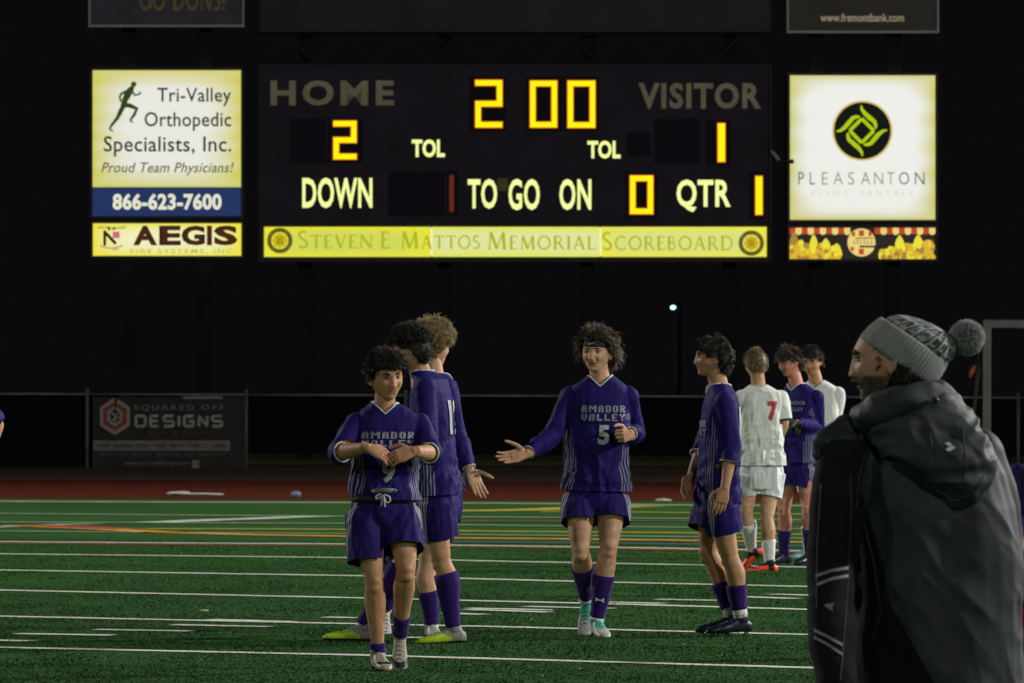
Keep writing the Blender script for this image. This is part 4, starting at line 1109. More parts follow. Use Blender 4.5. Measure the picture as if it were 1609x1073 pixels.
class Person:
    def __init__(s, d, foot, label, cat='person', group=None, skin='tan', S=1.0):
        s.d = d; s.S = S; s.skin = skin; s.base = P(*foot, d); s.base.z = 0
        s.root = empty('person', s.base, label, cat, group)
    def p(s, px, py, dy=0.0): return P(px, py, s.d+dy)
    def build(s, sh, hip, neck, head, yaw, hyaw=None, lean=0, arms=None, legs=None, hem=None, shorts=None, sleeves=None, ws=.172,
              jersey=M_jersey, shortm=M_shorts, sock=M_sock, loose=1.0, voxel=.006, hands=None, headkw=None, seed=1,
              collar=True, trim=M_trim, trim_cuffs=True, wh=.088, foldamp=.010, shoulder_tilt=0.0, sub=5):
        S = s.S; s.head_c = s.p(*head['c']); s.yaw = yaw; hy = yaw if hyaw is None else hyaw
        a = math.radians(yaw); l = Vector((math.cos(a), math.sin(a), 0)); f_ = Vector((math.sin(a), -math.cos(a), 0))
        b = math.radians(hy); lh = Vector((math.cos(b), math.sin(b), 0)); fh = Vector((math.sin(b), -math.cos(b), 0))
        l = (l + UP*shoulder_tilt).normalized()
        shC, hipC, nk = s.p(*sh), s.p(*hip), s.p(*neck)
        up = (shC-hipC).normalized()
        s.l, s.f, s.up, s.shC, s.hipC, s.nk = l, f_, up, shC, hipC, nk
        SH = {'L': shC + l*(ws-.012) - up*.034, 'R': shC - l*(ws-.012) - up*.034}; HP = {'L': hipC + lh*wh, 'R': hipC - lh*wh}
        T = (shC-hipC).length
        def fr(t): # 0 hip, 1 shoulder
            c = hipC.lerp(shC, t); x = lh.lerp(l, max(0, min(1, t))).normalized(); y = (x.cross(up)).normalized()
            return c, x, y
        # ---------------- body
        A = Acc()
        rg = []
        for t, w, dp in ((-.13,.10,.08),(-.06,.145,.10),(.05,.158,.108),(.25,.140,.095),(.45,.135,.092),(.65,.150,.102),(.82,.158,.105),(.94,.145,.088),(1.03,.100,.064),(1.09,.06,.052)):
            c, x, y = fr(t)
            if t > .9: c = c + (nk-up*(nk-c).dot(up)-c)*min(1, (t-.9)/.15)
            rg.append((c, x*w*S, y*dp*S, 2.3))
        loft(A, rg)
        hc = s.head_c; L, Fw, U = head_frame(*head['rot'])
        npt = hc - Fw*.012*S - U*.055*S
        tube(A, curvepts([(nk - up*.09*S, .062*S), (nk - up*.02*S, .056*S), (nk.lerp(npt, .6), .053*S), (npt, .055*S)], 3), n=16)
        ball(A, nk-up*.085*S, (.085*S,.052*S,.045*S), ax=(l, f_, up))
        HA = []
        for sd in 'LR':
            if not arms or sd not in arms: continue
            e, w = s.p(*arms[sd][0]), s.p(*arms[sd][1]); sp = SH[sd]
            arms[sd] = (e, w)
            tube(A, [(sp, .050*S), (sp.lerp(e,.35), .048*S), (sp.lerp(e,.8), .041*S), (e, .039*S)], n=14)
            tube(A, [(e, .039*S), (e.lerp(w,.25), .043*S), (e.lerp(w,.6), .035*S), (w, .0262*S)], n=14)
        for sd in 'LR':
            kn, an = s.p(*legs[sd][0]), s.p(*legs[sd][1]); legs[sd] = [kn, an] + list(legs[sd][2:])
            hp = HP[sd]
            tube(A, curvepts([(hp, .076*S), (hp.lerp(kn,.3)+fh*.006, .081*S), (hp.lerp(kn,.7)+fh*.006, .064*S), (hp.lerp(kn,.9), .055*S), (kn, .051*S)], 3), n=16)
            ball(A, kn + fh*.022*S, .034*S); ball(A, kn + fh*.012*S - UP*.035*S, .036*S)
            back = -fh
            sh_ = kn.lerp(an,.3) + back*.012*S
            tube(A, curvepts([(kn, .049*S), (kn.lerp(an,.12)+back*.006*S, .051*S), (sh_+back*.004*S, .058*S), (kn.lerp(an,.6)+back*.005*S, .044*S), (kn.lerp(an,.88), .033*S), (an, .034*S)], 3), n=16)
            fd = Vector(legs[sd][2]).normalized(); up_ = (kn-an).normalized() if abs(fd.dot((kn-an).normalized())) < .8 else UP
            legs[sd].append(None)
        V, N, Fc = remesh(A, voxel, 5)
        H = Acc(); H.v = [tuple(v) for v in V]; H.f = Fc; H.m = [0]*len(Fc)
        if hands:
            for sd in hands:
                h = dict(hands[sd]); Hh = Acc(); hand(Hh, arms[sd][1] if 'at' not in h else s.p(*h.pop('at')), s=S*h.pop('s', 1.0), **h)
                V2, N2, F2 = remesh(Hh, .0026, 2)
                H.add(V2, F2, 0)
        kw = dict(headkw or {}); s.W = build_head(hc, (L, Fw, U), S*head.get('s', 1.0), None, H, sub=sub, **kw)
        s.body = H.obj('body', [SK[s.skin], LIP, STUB, SHADOWLINE, BROW, EYEW, EYED], s.root, True)
        # ---------------- jersey
        J = Acc(); hz = hem if hem is not None else None
        hemC = s.p(*hem); tl = (hemC-shC).dot(-up)/T; th = 1 - tl
        q = .935*loose*S*(ws/.172)
        prof = [(1.20,.062,.060),(1.13,.085,.070),(1.07,.135,.084),(1.015,.175,.098),(.90,.187,.120),(.75,.183,.130),(.5,.178,.126),(.28,.182,.130)]
        rg = []
        for t, w, dp in prof:
            c, x, y = fr(t)
            if t > 1: c = fr(1)[0] + (nk-fr(1)[0])*min(1, (t-1)/.14) if t > 1.05 else c
            rg.append((c, x*w*q, y*dp*q, 2.35))
        for t, k in ((max(th+.12, .1), 1.01), (th, 1.03), (th-.07, 1.04)):
            c, x, y = fr(t); rg.append((c, x*.183*q*k, y*.136*q*k, 2.35))
        loft(J, rg)
        cuffs = []
        for sd in 'LR':
            if sd not in arms: continue
            e, w = arms[sd]; sp = SH[sd]; kind = (sleeves or {}).get(sd, 'long')
            if kind == 'none': continue
            if kind == 'short': 
                en = sp.lerp(e, .86); pts = [(sp, .064*S), (sp.lerp(e,.4), .070*S), (en, .068*S)]
            elif kind == 'half':
                en = e + (w-e)*.12; pts = [(sp, .060*S), (sp.lerp(e,.5), .058*S), (e, .055*S), (en, .053*S)]
            elif kind == 'three':
                en = e.lerp(w, .42); pts = [(sp, .060*S), (sp.lerp(e,.5), .056*S), (e, .052*S), (en, .056*S)]
            else:
                en = e.lerp(w, .93); pts = [(sp, .059*S), (sp.lerp(e,.5), .055*S), (e, .053*S), (e.lerp(w,.3), .053*S), (e.lerp(w,.6), .047*S), (en, .037*S)]
            dprev = (en - pts[-2][0]).normalized(); tube(J, pts + [(en+dprev*.022, pts[-1][1])], n=16, ballends=False); ball(J, sp, .061*S); ball(J, e, pts[2][1]*.98 if kind in ('half','three','long') else .0001)
            dprev = (en - pts[-2][0]).normalized(); cuffs.append((en, dprev, pts[-1][1]))
        V, N, Fc = remesh(J, voxel, 5)
        hc_ = fr(th)[0]
        V, N, Fc = cut(V, Fc, [(en, dd_, r0*1.15, .034) for en, dd_, r0 in cuffs] + [(hc_, -up, .27*S, .16)])
        # drape: ridges, stronger low down and near the arms
        tt = (V-np.array(hipC)) @ np.array(up) / T
        amp = foldamp*(.45 + .9*np.clip(1-tt, 0, 1))
        Lx = np.stack([V@np.array(l), V@np.array(f_), V@np.array(up)], 1)
        dv = -.55 + folds(Lx, (11,11,3.2), 1.0, seed) * .8 + folds(Lx + Lx[:,[2,0,1]]*.8, (6,6,13), 1.0, seed+3)*.7*np.clip(1.2-tt, .25, 1) + folds(Lx, (24,24,9), 1.0, seed+9)*.25
        V = V + N*(amp*(1.35+1.0*np.clip(.75-tt,0,1))*dv)[:,None]
        Bv = BVHTree.FromPolygons([Vector(v) for v in V], Fc)
        s.bvh = Bv
        # neckline: cut a V and lay a white trim along it
        Lc = V[np.array([q_[0] for q_ in Fc])] - np.array(nk)
        la, fb, hu = Lc@np.array(l), Lc@np.array(f_), Lc@np.array(up)
        h0 = .0*S; hV = -.060*S; wv = .066*S
        inside = (np.hypot(la, fb) < .064*S) & (hu > -.06*S) | ((fb > .0) & (np.abs(la) < wv*(hu-hV)/(h0-hV+.012*S)) & (hu > hV) & (hu < .08*S))
        inside |= (np.hypot(la, fb) < .085*S) & (hu > .030*S)
        if not collar: inside = np.zeros(len(Fc), bool)
        Fk = [q_ for q_, i in zip(Fc, inside) if not i]
        o = mkobj('jersey', V, Fk, jersey, s.root, True)
        s.jersey = o
        # attributes for the side panel
        c0 = np.array(hipC); rel = V - c0 - np.outer((V-c0)@np.array(up), np.array(up))
        ang = np.arctan2(rel@np.array(l), rel@np.array(f_))      # 0 front, +-pi/2 sides
        side = np.abs(np.abs(ang) - math.pi/2 + .26)
        wid = .46*np.clip(1.2-tt*1.0, .30, 1)
        msk = (side < wid) & (tt < .80)
        # exclude sleeves
        dist = np.full(len(V), 9.0)
        for sd in arms:
            e, w = arms[sd]; 
            for p0, p1 in ((SH[sd].lerp(e,.25), e), (e, w)):
                d_ = np.array(p1-p0); t_ = np.clip(((V-np.array(p0))@d_)/(d_@d_), 0, 1)
                dist = np.minimum(dist, np.linalg.norm(V-np.array(p0)-t_[:,None]*d_, axis=1))
        ra = np.linalg.norm(rel, axis=1)
        msk &= ~((dist < .080*S) & (ra > .150*q))
        at = o.data.attributes.new('side_u', 'FLOAT', 'POINT'); at.data.foreach_set('value', (ang*.165+10).astype(np.float32))
        at = o.data.attributes.new('side_mask', 'FLOAT', 'POINT'); at.data.foreach_set('value', msk.astype(np.float32))
        if collar:
            pts = []
            for k in range(13):      # back arc, from left to right
                t = math.pi*k/12; pa = l*math.cos(t)*.066*S - f_*math.sin(t)*.066*S
                r_ = Bv.ray_cast(nk+pa*1.05+up*.2*S, -up); pts.append((r_[0] if r_[0] else nk+pa) + up*.002)
            fp = []
            for k in range(1, 9):
                t = k/8; fp.append((-l*.064*S*(1-t), t))
            fp2 = [(-p_[0], p_[1]) for p_ in reversed(fp[:-1])]
            for lat, t in fp + fp2:
                r_ = Bv.ray_cast(nk + lat + up*(h0+(hV-h0)*t) + f_*.4, -f_)
                if r_[0]: pts.append(r_[0] + f_*.002)
            pts.append(pts[0]); a2 = Acc(); tube(a2, [(p_, .0050*S) for p_ in pts], n=8, ballends=False)
            a2.obj('collar_trim', trim, s.root, True)
        if trim_cuffs:
            for en, dd, r0 in cuffs:
                X, Y = ortho(dd); a2 = Acc(); rr = r0*.97
                tube(a2, [(en + X*math.cos(t)*rr + Y*math.sin(t)*rr, .0048*S) for t in [2*math.pi*k/20 for k in range(21)]], n=6, ballends=False)
                a2.obj('cuff_trim', trim, s.root, True)
        # ---------------- shorts
        scuts = []; K = Acc(); c, x, y = fr(max(th+.03, .0)+.06)
        rg = []
        for t, w, dp in ((max(th,.0)+.10,.148,.11),(.06,.162,.122),(-.08,.168,.125),(-.21,.150,.112)):
            c, x, y = fr(t); rg.append((c, x*w*S, y*dp*S, 2.3))
        loft(K, rg)
        for sd in 'LR':
            hp, kn = HP[sd], legs[sd][0]; e = s.p(*shorts[sd]); dd = (e-hp)
            X = lh; scuts.append((e, dd.normalized(), .125*S, .07))
            tube(K, [(hp, .103*S), (hp + dd*.4 + fh*.006, .104*S), (hp + dd*.8 + fh*.008, .103*S), (e + fh*.008, .102*S), (e + fh*.008 + dd.normalized()*.04, .102*S)], n=18, ballends=False, hint=lh, flat=1.02)
        V, N, Fc = remesh(K, voxel, 4)
        V, N, Fc = cut(V, Fc, scuts)
        Lx = np.stack([V@np.array(lh), V@np.array(fh), V@np.array(up)], 1)
        V = V + N*(foldamp*1.0*(-.15+folds(Lx, (15,15,4), 1.0, seed+20)*.9+folds(Lx, (9,9,12), 1.0, seed+23)*.35))[:,None]
        o = mkobj('shorts', V, Fc, shortm, s.root, True)
        rel = V - c0; ang = np.arctan2(rel@np.array(lh), rel@np.array(fh)); zz = (rel@np.array(up))/T
        side = np.abs(np.abs(ang)-math.pi/2 + .35); msk = (side < .11*np.clip(1.35+zz*1.8, .0, 1.3))
        at = o.data.attributes.new('side_u', 'FLOAT', 'POINT'); at.data.foreach_set('value', (ang*.165+10).astype(np.float32))
        at = o.data.attributes.new('side_mask', 'FLOAT', 'POINT'); at.data.foreach_set('value', msk.astype(np.float32))
        s.sbvh = BVHTree.FromPolygons([Vector(v) for v in V], Fc)
        s.SH, s.HP, s.legs, s.arms, s.T, s.fr, s.lh, s.fh = SH, HP, legs, arms, T, fr, lh, fh
        # ---------------- socks
        for sd in 'LR':
            kn, an = legs[sd][0], legs[sd][1]; spec = legs[sd][3]      # list of (t0,t1,mat,thick)
            back = -fh
            path = curvepts([(kn, .055*S), (kn.lerp(an,.3)+back*.012*S, .060*S), (kn.lerp(an,.6)+back*.005*S, .047*S), (kn.lerp(an,.88), .035*S), (an, .036*S)], 5)
            for t0, t1, m_, th_ in spec:
                n = len(path)-1
                def at_(t):
                    k = min(n-1, int(t*n)); q = t*n-k; return (path[k][0].lerp(path[k+1][0], q), path[k][1]*(1-q)+path[k+1][1]*q)
                m0 = max(3, int((t1-t0)*22)); sel = [at_(t0+(t1-t0)*i/m0) for i in range(m0+1)]
                a2 = Acc(); 
                tube(a2, [(p_, r_+th_*S) for p_, r_ in sel], n=24, ballends=False)
                # soft creases
                V3 = np.array(a2.v); cc = (vnoise(V3*np.array([18,18,45]), seed+40)-.5)*.006
                ctr = np.repeat(np.array([list(p_) for p_, _ in sel]), 24, 0)
                dv = V3[:len(ctr)]-ctr; V3[:len(ctr)] += dv/np.linalg.norm(dv, axis=1)[:,None]*cc[:len(ctr),None]
                a2.v = [tuple(v) for v in V3]
                a2.obj('sock', m_, s.root, True)
        # ---------------- boots
        for sd in 'LR':
            kn, an, fd = legs[sd][0], legs[sd][1], Vector(legs[sd][2]).normalized(); bm_ = legs[sd][4] if len(legs[sd]) > 4 else None
            if not isinstance(bm_, dict): bm_ = s.boots
            sh_up = UP if abs(fd.z) < .45 else (kn-an).normalized()
            upb = (sh_up - fd*sh_up.dot(fd)).normalized()
            heel = an - upb*.085*S - fd*.060*S
            rings, ff, uu, lat = boot_geo(heel, fd, upb, S)
            B = Acc(); loft(B, rings)
            tube(B, [(heel+ff*.055*S+uu*.06*S, .040*S), (an + (kn-an).normalized()*bm_.get('collar', .0)*S, .043*S)], n=16, ballends=False)
            V, N, Fc = remesh(B, .0045, 3)
            cen = np.array([V[list(q_)].mean(0) for q_ in Fc]) - np.array(heel)
            u_, h_, w_ = cen@np.array(ff)/S, cen@np.array(uu)/S, cen@np.array(lat)/S
            mi = bm_['paint'](u_, h_, w_)
            o = mkobj('boot', V, Fc, bm_['mats'], s.root, True, mi)
            # studs and laces as sub-parts
            a2 = Acc()
            for (uu_, ww_) in ((.03,.018),(.03,-.018),(.15,.026),(.15,-.026),(.19,.028),(.19,-.028),(.235,.018),(.235,-.018)):
                p0 = heel + ff*uu_*S + lat*ww_*S; tube(a2, [(p0+uu*.004, .0075*S), (p0-uu*.011*S, .0045*S)], n=8, ballends=False)
            a2.obj('stud_set', M_sole, o, kind='stuff')
            a2 = Acc()
            for k in range(5):
                u0 = .10 + .022*k; ht = (.083,.075,.066,.059,.055)[k]
                pa = heel + ff*u0*S + uu*(ht+.000)*S
                tube(a2, [(pa + lat*.018*S - uu*.007*S, .0024*S), (pa + uu*.003*S, .0026*S), (pa - lat*.018*S - uu*.007*S, .0024*S)], n=6, ballends=False)
            a2.obj('lace', bm_.get('lace', M_trim), o, True)
        return s
    def decal(s, geo, center, nang, w, h, m, name, off=.004, bvh=None, cell=.012, par=None, axes=None):
        """geo = (V2 in 0..1, faces); wraps a flat print round the garment. nang = direction of the print: 0 front, 180 back (degrees from facing)"""
        a = math.radians(nang); nrm = (s.f*math.cos(a) + s.l*math.sin(a)).normalized() if axes is None else axes[1]
        lat = (s.l*math.cos(a) - s.f*math.sin(a)).normalized() if axes is None else axes[0]
        up = s.up if axes is None else axes[2]
        bm = bmesh.new(); V, Fc = geo[0], geo[1]
        vs = [bm.verts.new(((x-.5)*w, 0, (y-.5)*h)) for x, y in V]
        for q in Fc:
            try: bm.faces.new([vs[i] for i in q])
            except ValueError: pass
        for ax, ext in ((Vector((1,0,0)), w), (Vector((0,0,1)), h)):
            n = int(ext/cell)+1
            for k in range(-n, n+1):
                g = bm.verts[:] + bm.edges[:] + bm.faces[:]
                bmesh.ops.bisect_plane(bm, geom=g, plane_co=ax*(k*cell), plane_no=ax, dist=1e-6)
        c = s.p(*center) if not isinstance(center, Vector) else center
        bad = set(); bvh = bvh or s.bvh; last = None
        for v in bm.verts:
            o0 = c + lat*v.co.x + up*v.co.z + nrm*.5
            r = bvh.ray_cast(o0, -nrm)
            if r[0] is None: bad.add(v); v.co = o0
            else: v.co = r[0] + nrm*off + r[1]*.001
        bmesh.ops.delete(bm, geom=list(bad), context='VERTS')
        me = bpy.data.meshes.new(name); bm.verts.index_update()
        vv = [v.co[:] for v in bm.verts]; ff = [tuple(v.index for v in f.verts) for f in bm.faces]; bm.free()
        if not vv: return None
        return mkobj(name, vv, ff, m, par or s.jersey)
    def text(s, t, center, nang, w, h, m, bold=.03, name='number_print', **k):
        V, Fc, _ = text_geo(t, bold); return s.decal((V, Fc), center, nang, w, h, m, name, **k)
    def lattice(s, center, nang, w, h, m):
        """two rows of letters cut from a diamond-and-oval lattice, as printed across the chest"""
        GL = {'A': ('01110','11011','11011','11111','11011','11011','11011'), 'M': ('1100011','1110111','1111111','1101011','1100011','1100011','1100011'),
              'D': ('11110','11011','11011','11011','11011','11011','11110'), 'O': ('01110','11011','11011','11011','11011','11011','01110'),
              'R': ('11110','11011','11011','11110','11110','11011','11011'), 'V': ('11011','11011','11011','11011','11011','01110','00100'),
              'L': ('11000','11000','11000','11000','11000','11111','11111'), 'E': ('11111','11000','11000','11110','11000','11000','11111'), 'Y': ('11011','11011','01110','00100','00100','00100','00100')}
        V = []; Fc = []
        for word, v0 in (('AMADOR', .55), ('VALLEY', 0.0)):
            tot = sum(len(GL[c_][0]) for c_ in word) + (len(word)-1)*1.6; x = 0
            for c_ in word:
                g_ = GL[c_]; n_ = len(g_[0])
                for j, row in enumerate(g_):
                    for i, on in enumerate(row):
                        if on == '1':      # each stitch of a letter is a small lozenge
                            cx_ = (x+i+.5)/tot; cy_ = v0 + (6.5-j)/7*.45; rx_ = .50/tot; ry_ = .50/7*.45; b0 = len(V)
                            V += [(cx_-rx_, cy_-ry_), (cx_+rx_, cy_-ry_), (cx_+rx_, cy_+ry_*.8), (cx_-rx_, cy_+ry_*.8)]; Fc.append((b0, b0+1, b0+2, b0+3))
                x += n_ + 1.6
        return s.decal((V, Fc), center, nang, w, h, m, 'chest_print', cell=.5)
def paint2(sole_h=.010, toe=None):
    def f(u, h, w):
        m = np.zeros(len(u), int); m[h < sole_h] = 1
        if toe is not None: m[(toe(u, h, w)) & (h >= sole_h)] = 2
        return m
    return f
M_bw = mat('boot_white', (.50,.50,.48), .45, .12, 60); M_bteal = mat('boot_teal', (.07,.42,.36), .45); M_bvolt = mat('boot_volt', (.48,.74,.03), .4, .1, 40)
M_bgrey = mat('boot_grey', (.30,.28,.25), .6, .15, 80); M_bblk = mat('boot_black', (.012,.012,.02), .35); M_borg = mat('boot_orange', (.95,.085,.015), .4)
M_bbone = mat('boot_bone', (.38,.35,.29), .5, .15, 60); M_bblue = mat('boot_blue', (.16,.22,.36), .45)
M_gold = mat('boot_red_sole', (.35,.04,.02), .5)
B_white_teal = dict(mats=[M_bw, M_sole, M_bteal, M_wsock], paint=paint2(.010, lambda u, h, w: (h > .045+.35*np.clip(u-.13,0,1)) & (u > .05) & (u < .185)), lace=M_bteal, collar=.02)
B_volt = dict(mats=[M_bgrey, M_sole, M_bvolt], paint=lambda u, h, w: np.where(h < .010, 1, np.where((u > .075) & (h < .022+.52*(u-.06)) , 2, 0)), lace=M_bgrey, collar=.03)
B_bone = dict(mats=[M_bbone, M_gold, M_bblk], paint=paint2(.010, lambda u, h, w: (np.abs(h-.030-.16*(u-.15)) < .007*np.clip((u-.09)/.1, 0, 1)) & (u > .09) & (u < .26)), lace=M_bbone, collar=.02)
B_wb = dict(mats=[M_bw, M_sole, M_bblue], paint=paint2(.010, lambda u, h, w: (u < .07)), lace=M_trim, collar=.0)
B_black = dict(mats=[M_bblk, M_sole, mat('boot_navy', (.02,.02,.09), .3)], paint=paint2(.010, lambda u, h, w: (np.sin(u*90+h*60) > .55) & (h > .02)), lace=M_bblk, collar=.0)
B_orange = dict(mats=[M_borg, M_sole, M_bblk], paint=paint2(.009, lambda u, h, w: (h > .060) | ((u > .03) & (u < .075)) | (np.abs(h-.025-.2*(u-.1)) < .003)), lace=M_bblk, collar=.02)
B_tealg = dict(mats=[mat('boot_mint', (.16,.36,.38), .5), M_sole, M_bw], paint=paint2(.010), lace=M_trim, collar=.0)
HB = [mat('hair_black', (.010,.008,.007), .5, spec=.35), mat('hair_black_b', (.018,.014,.011), .5, spec=.35), mat('hair_brownblack', (.035,.025,.017), .5, spec=.35)]
HBr = [mat('hair_brown', (.035,.021,.012), .5), mat('hair_brown_b', (.065,.042,.024), .5), mat('hair_brown_c', (.11,.078,.045), .5)]
HBl = [mat('hair_blond', (.20,.14,.06), .5), mat('hair_blond_b', (.36,.27,.13), .5), mat('hair_blond_c', (.50,.41,.22), .5)]
HDb = [mat('hair_darkblond', (.12,.08,.035), .5), mat('hair_darkblond_b', (.21,.15,.07), .5), mat('hair_darkblond_c', (.28,.21,.11), .5)]
HMb = [mat('hair_midbrown', (.028,.016,.010), .5), mat('hair_midbrown_b', (.05,.03,.018), .5), mat('hair_midbrown_c', (.085,.055,.032), .5)]
def region_std(front=.32, side=-.25, back=-.62):
    """hair above a line that falls from the forehead to the nape"""
    def r(x, y, z):
        # forehead line, temple notch, over the ear, down to the nape
        lim = np.interp(y, [-1, -.62, -.28, -.12, .12, .30, .48, .70, 1], [back, back, (back+side)/2, side, side+.02, side+.02, front-.10, front, front])
        return z > lim
    return r
def hair(p, mats, n, L_, w, region, **k):
    ring = k.pop('ringlets', 0); a = Acc(); capm = k.pop('capth', .006); hair_cap(a, p.W, region, capm, seed=k.get('seed', 1), bump=k.pop('bump', .010))
    strands(a, p.W, n, L_, w, region, **k)
    if ring:      # loose ringlets standing out of the mass, catching the light
        k2 = dict(k); k2.update(seed=k.get('seed', 1)+100, curl=.0085, freq=5.5, mess=.6, lift=k.get('lift', .5)*1.25, grav=k.get('grav', .4)*.8)
        top = lambda x, y, z: region(x, y, z) & ((z > .22) | (y > .3))
        L2 = lambda x, y, z: (L_(x, y, z) if callable(L_) else L_)*1.28
        strands(a, p.W, ring, L2, .0030, top, **k2)
    return a.obj('hair', mats, p.root, True)
# ---------------- A: player in front, clasping his hands
GP = 'players in the purple kit'; GW = 'players in the white kit'
pu = (0, .001, M_sock, .006)
A_ = Person(36.4, (608,1053), 'black haired player in short purple sleeves clasping his hands together', group=GP, skin='tan', S=.97)
A_.boots = B_bone
A_.build(sh=(610,656,0), hip=(602,806,.02), neck=(605,632,-.01), head=dict(c=(606,593,-.03), rot=(24,6,-4), s=1.07), yaw=4, hyaw=6, ws=.172,
  arms={'R': [(533,711,-.10),(577,703,-.30)], 'L': [(678,712,-.09),(650,709,-.31)]},
  legs={'R': [(588,912,-.10),(594,1024,-.02),(.25,-1,-.05),[(.74,1.0,M_sock,.007)]],
        'L': [(638,893,-.10),(629,996,.16),(.02,-.52,-.85),[(.60,.98,M_sock,.007)]]},
  hem=(603,782,0), shorts={'R': (578,884,-.05), 'L': (634,864,-.06)}, sleeves={'R': 'half', 'L': 'half'}, loose=1.0,
  hands={'R': dict(d=(.93,-.12,-.42), palm=(-.25,.65,-.6), thumb=(.3,-.1,1), curl=(.22,.30,.25), spread=.8, s=1.0),
         'L': dict(d=(-.90,-.15,-.28), palm=(.1,.75,-.25), thumb=(0,0,1), curl=(.45,.5,.35), spread=.9, thumbcurl=.2, s=1.0)},
  headkw=dict(smile=.0, brow=1.25), seed=3, foldamp=.011)
hair(A_, HB, 3600, lambda x,y,z: (.018 if z < .25 and y < .5 else (.038 if y < .45 else .032)), .0024, region_std(.46, .02, -.42), seed=3, ringlets=420, curl=.013, freq=3.6, lift=.8, grav=.35, mess=.3,
     comb=lambda x,y,z: Vector((x*.5, .25 if y > .2 else -.2, .15)), capth=.014)
A_.lattice((607,690,0), 2, .262, .076, mat('chest_white', (.26,.28,.37), .6))
A_.text('9', (607,741,0), 2, .068, .112, M_num, .04)
# waistband, drawstring, rolled hem
c, x, y = A_.fr(.16); a = Acc()
for zz, r0 in ((0.0, 1.0),):
    loft(a, [(c-UP*.020, x*.163, y*.128, 2.3), (c, x*.168, y*.135, 2.3), (c+UP*.022, x*.163, y*.128, 2.3)])
a.obj('waistband', mat('waist_black', (.012,.012,.015), .7), A_.root, True)
a = Acc(); q0 = A_.p(601,777,-.155); 
for o_, pts in enumerate([[(598,776),(592,779),(591,784),(597,782),(602,777)], [(604,777),(611,780),(613,786),(608,790),(603,781)], [(601,778),(600,788),(599,795)], [(603,778),(604,790),(605,797)]]):
    tube(a, curvepts([(A_.p(px,py,-.168-.003*o_), .0042) for px, py in pts], 3), n=6, ballends=False)
a.obj('drawstring', mat('cord_white', (.55,.55,.56), .7), A_.root, True)
a = Acc(); tube(a, [(A_.p(586,772,-.158), .010), (A_.p(603,770,-.163), .012), (A_.p(621,771,-.156), .010)], n=10, flat=.5); a.obj('waistband_print', mat('grey_print', (.13,.15,.13), .6), A_.root, True)

# ---------------- B: dark curly hair, seen from the side, facing left
B_ = Person(40.2, (690,1012), 'tall purple player facing left with dark curly hair and lime green boots', group=GP, skin='tan', S=1.03)
B_.boots = B_volt
B_.build(sh=(676,600,0), hip=(684,785,.0), neck=(662,582,0), head=dict(c=(645,548,-.03), rot=(-100,6,0), s=1.0), yaw=-100, hyaw=-92, ws=.165,
  arms={'L': [(672,690,-.20),(632,718,-.22)], 'R': [(640,675,.2),(600,700,.25)]},
  legs={'L': [(693,878,-.08),(713,985,-.06),(-1,-.12,-.06),[(.18,.98,M_sock,.008)]],
        'R': [(636,875,.10),(570,982,.12),(-1,-.1,.02),[(.12,.98,M_sock,.008)]]},
  hem=(686,778,0), shorts={'L': (694,843,-.05), 'R': (672,838,.08)}, sleeves={'L': 'long', 'R': 'long'}, loose=1.0,
  hands={'L': dict(d=(-.9,-.1,-.3), palm=(0,.5,-1), thumb=(-.2,-1,0)), 'R': dict(d=(-.9,.1,-.3), palm=(0,-.5,-1), thumb=(-.2,1,0))},
  headkw=dict(brow=1.2), seed=8, foldamp=.009)
hair(B_, HB, 4200, lambda x,y,z: (.016 if z < .28 else .038), .0024, region_std(.34, .06, -.52), seed=8, ringlets=420, curl=.010, freq=4.2, lift=.9, grav=.35,
     comb=lambda x,y,z: Vector((x*.2, .35*max(0,y), .18)), capth=.014, rad=1.0)
B_.text('12', (701,655,0), 172, .20, .19, M_num, .03)
B_.text('12', (650,626,0), 10, .07, .06, M_num, .03, name='number_print')

# ---------------- C: blond curls, facing right, reaching out
C_ = Person(41.4, (684,1000), 'purple player with curly blond hair facing right, reaching down with an open hand', group=GP, skin='fair', S=1.03)
C_.boots = B_wb
C_.build(sh=(688,603,0), hip=(690,782,.02), neck=(682,585,0), head=dict(c=(680,544,0), rot=(132,4,0), s=1.0), yaw=108, hyaw=98, ws=.168,
  arms={'R': [(719,688,-.12),(738,738,-.20)], 'L': [(705,690,.2),(720,735,.25)]},
  legs={'R': [(672,880,-.05),(678,980,.0),(.3,-1,-.1),[(.40,.98,M_sock,.008)]],
        'L': [(628,868,.1),(606,955,.25),(.15,-.35,-.95),[(.05,.9,M_sock,.008)]]},
  hem=(692,772,0), shorts={'R': (680,842,0), 'L': (672,840,.05)}, sleeves={'L': 'long', 'R': 'long'},
  hands={'R': dict(d=(.42,-.1,-.9), palm=(.3,-.9,.2), thumb=(1,.1,.35), curl=(.05,.08,.08), spread=1.1, thumbcurl=-.15)},
  headkw=dict(), seed=12, foldamp=.009)
hair(C_, HBl, 4200, lambda x,y,z: .042+.013*max(0,z), .0024, region_std(.35, .0, -.66), seed=12, ringlets=500, curl=.015, freq=4.5, lift=1.0, grav=.25,
     comb=lambda x,y,z: Vector((x*.2, .15, .25)), capth=.018)

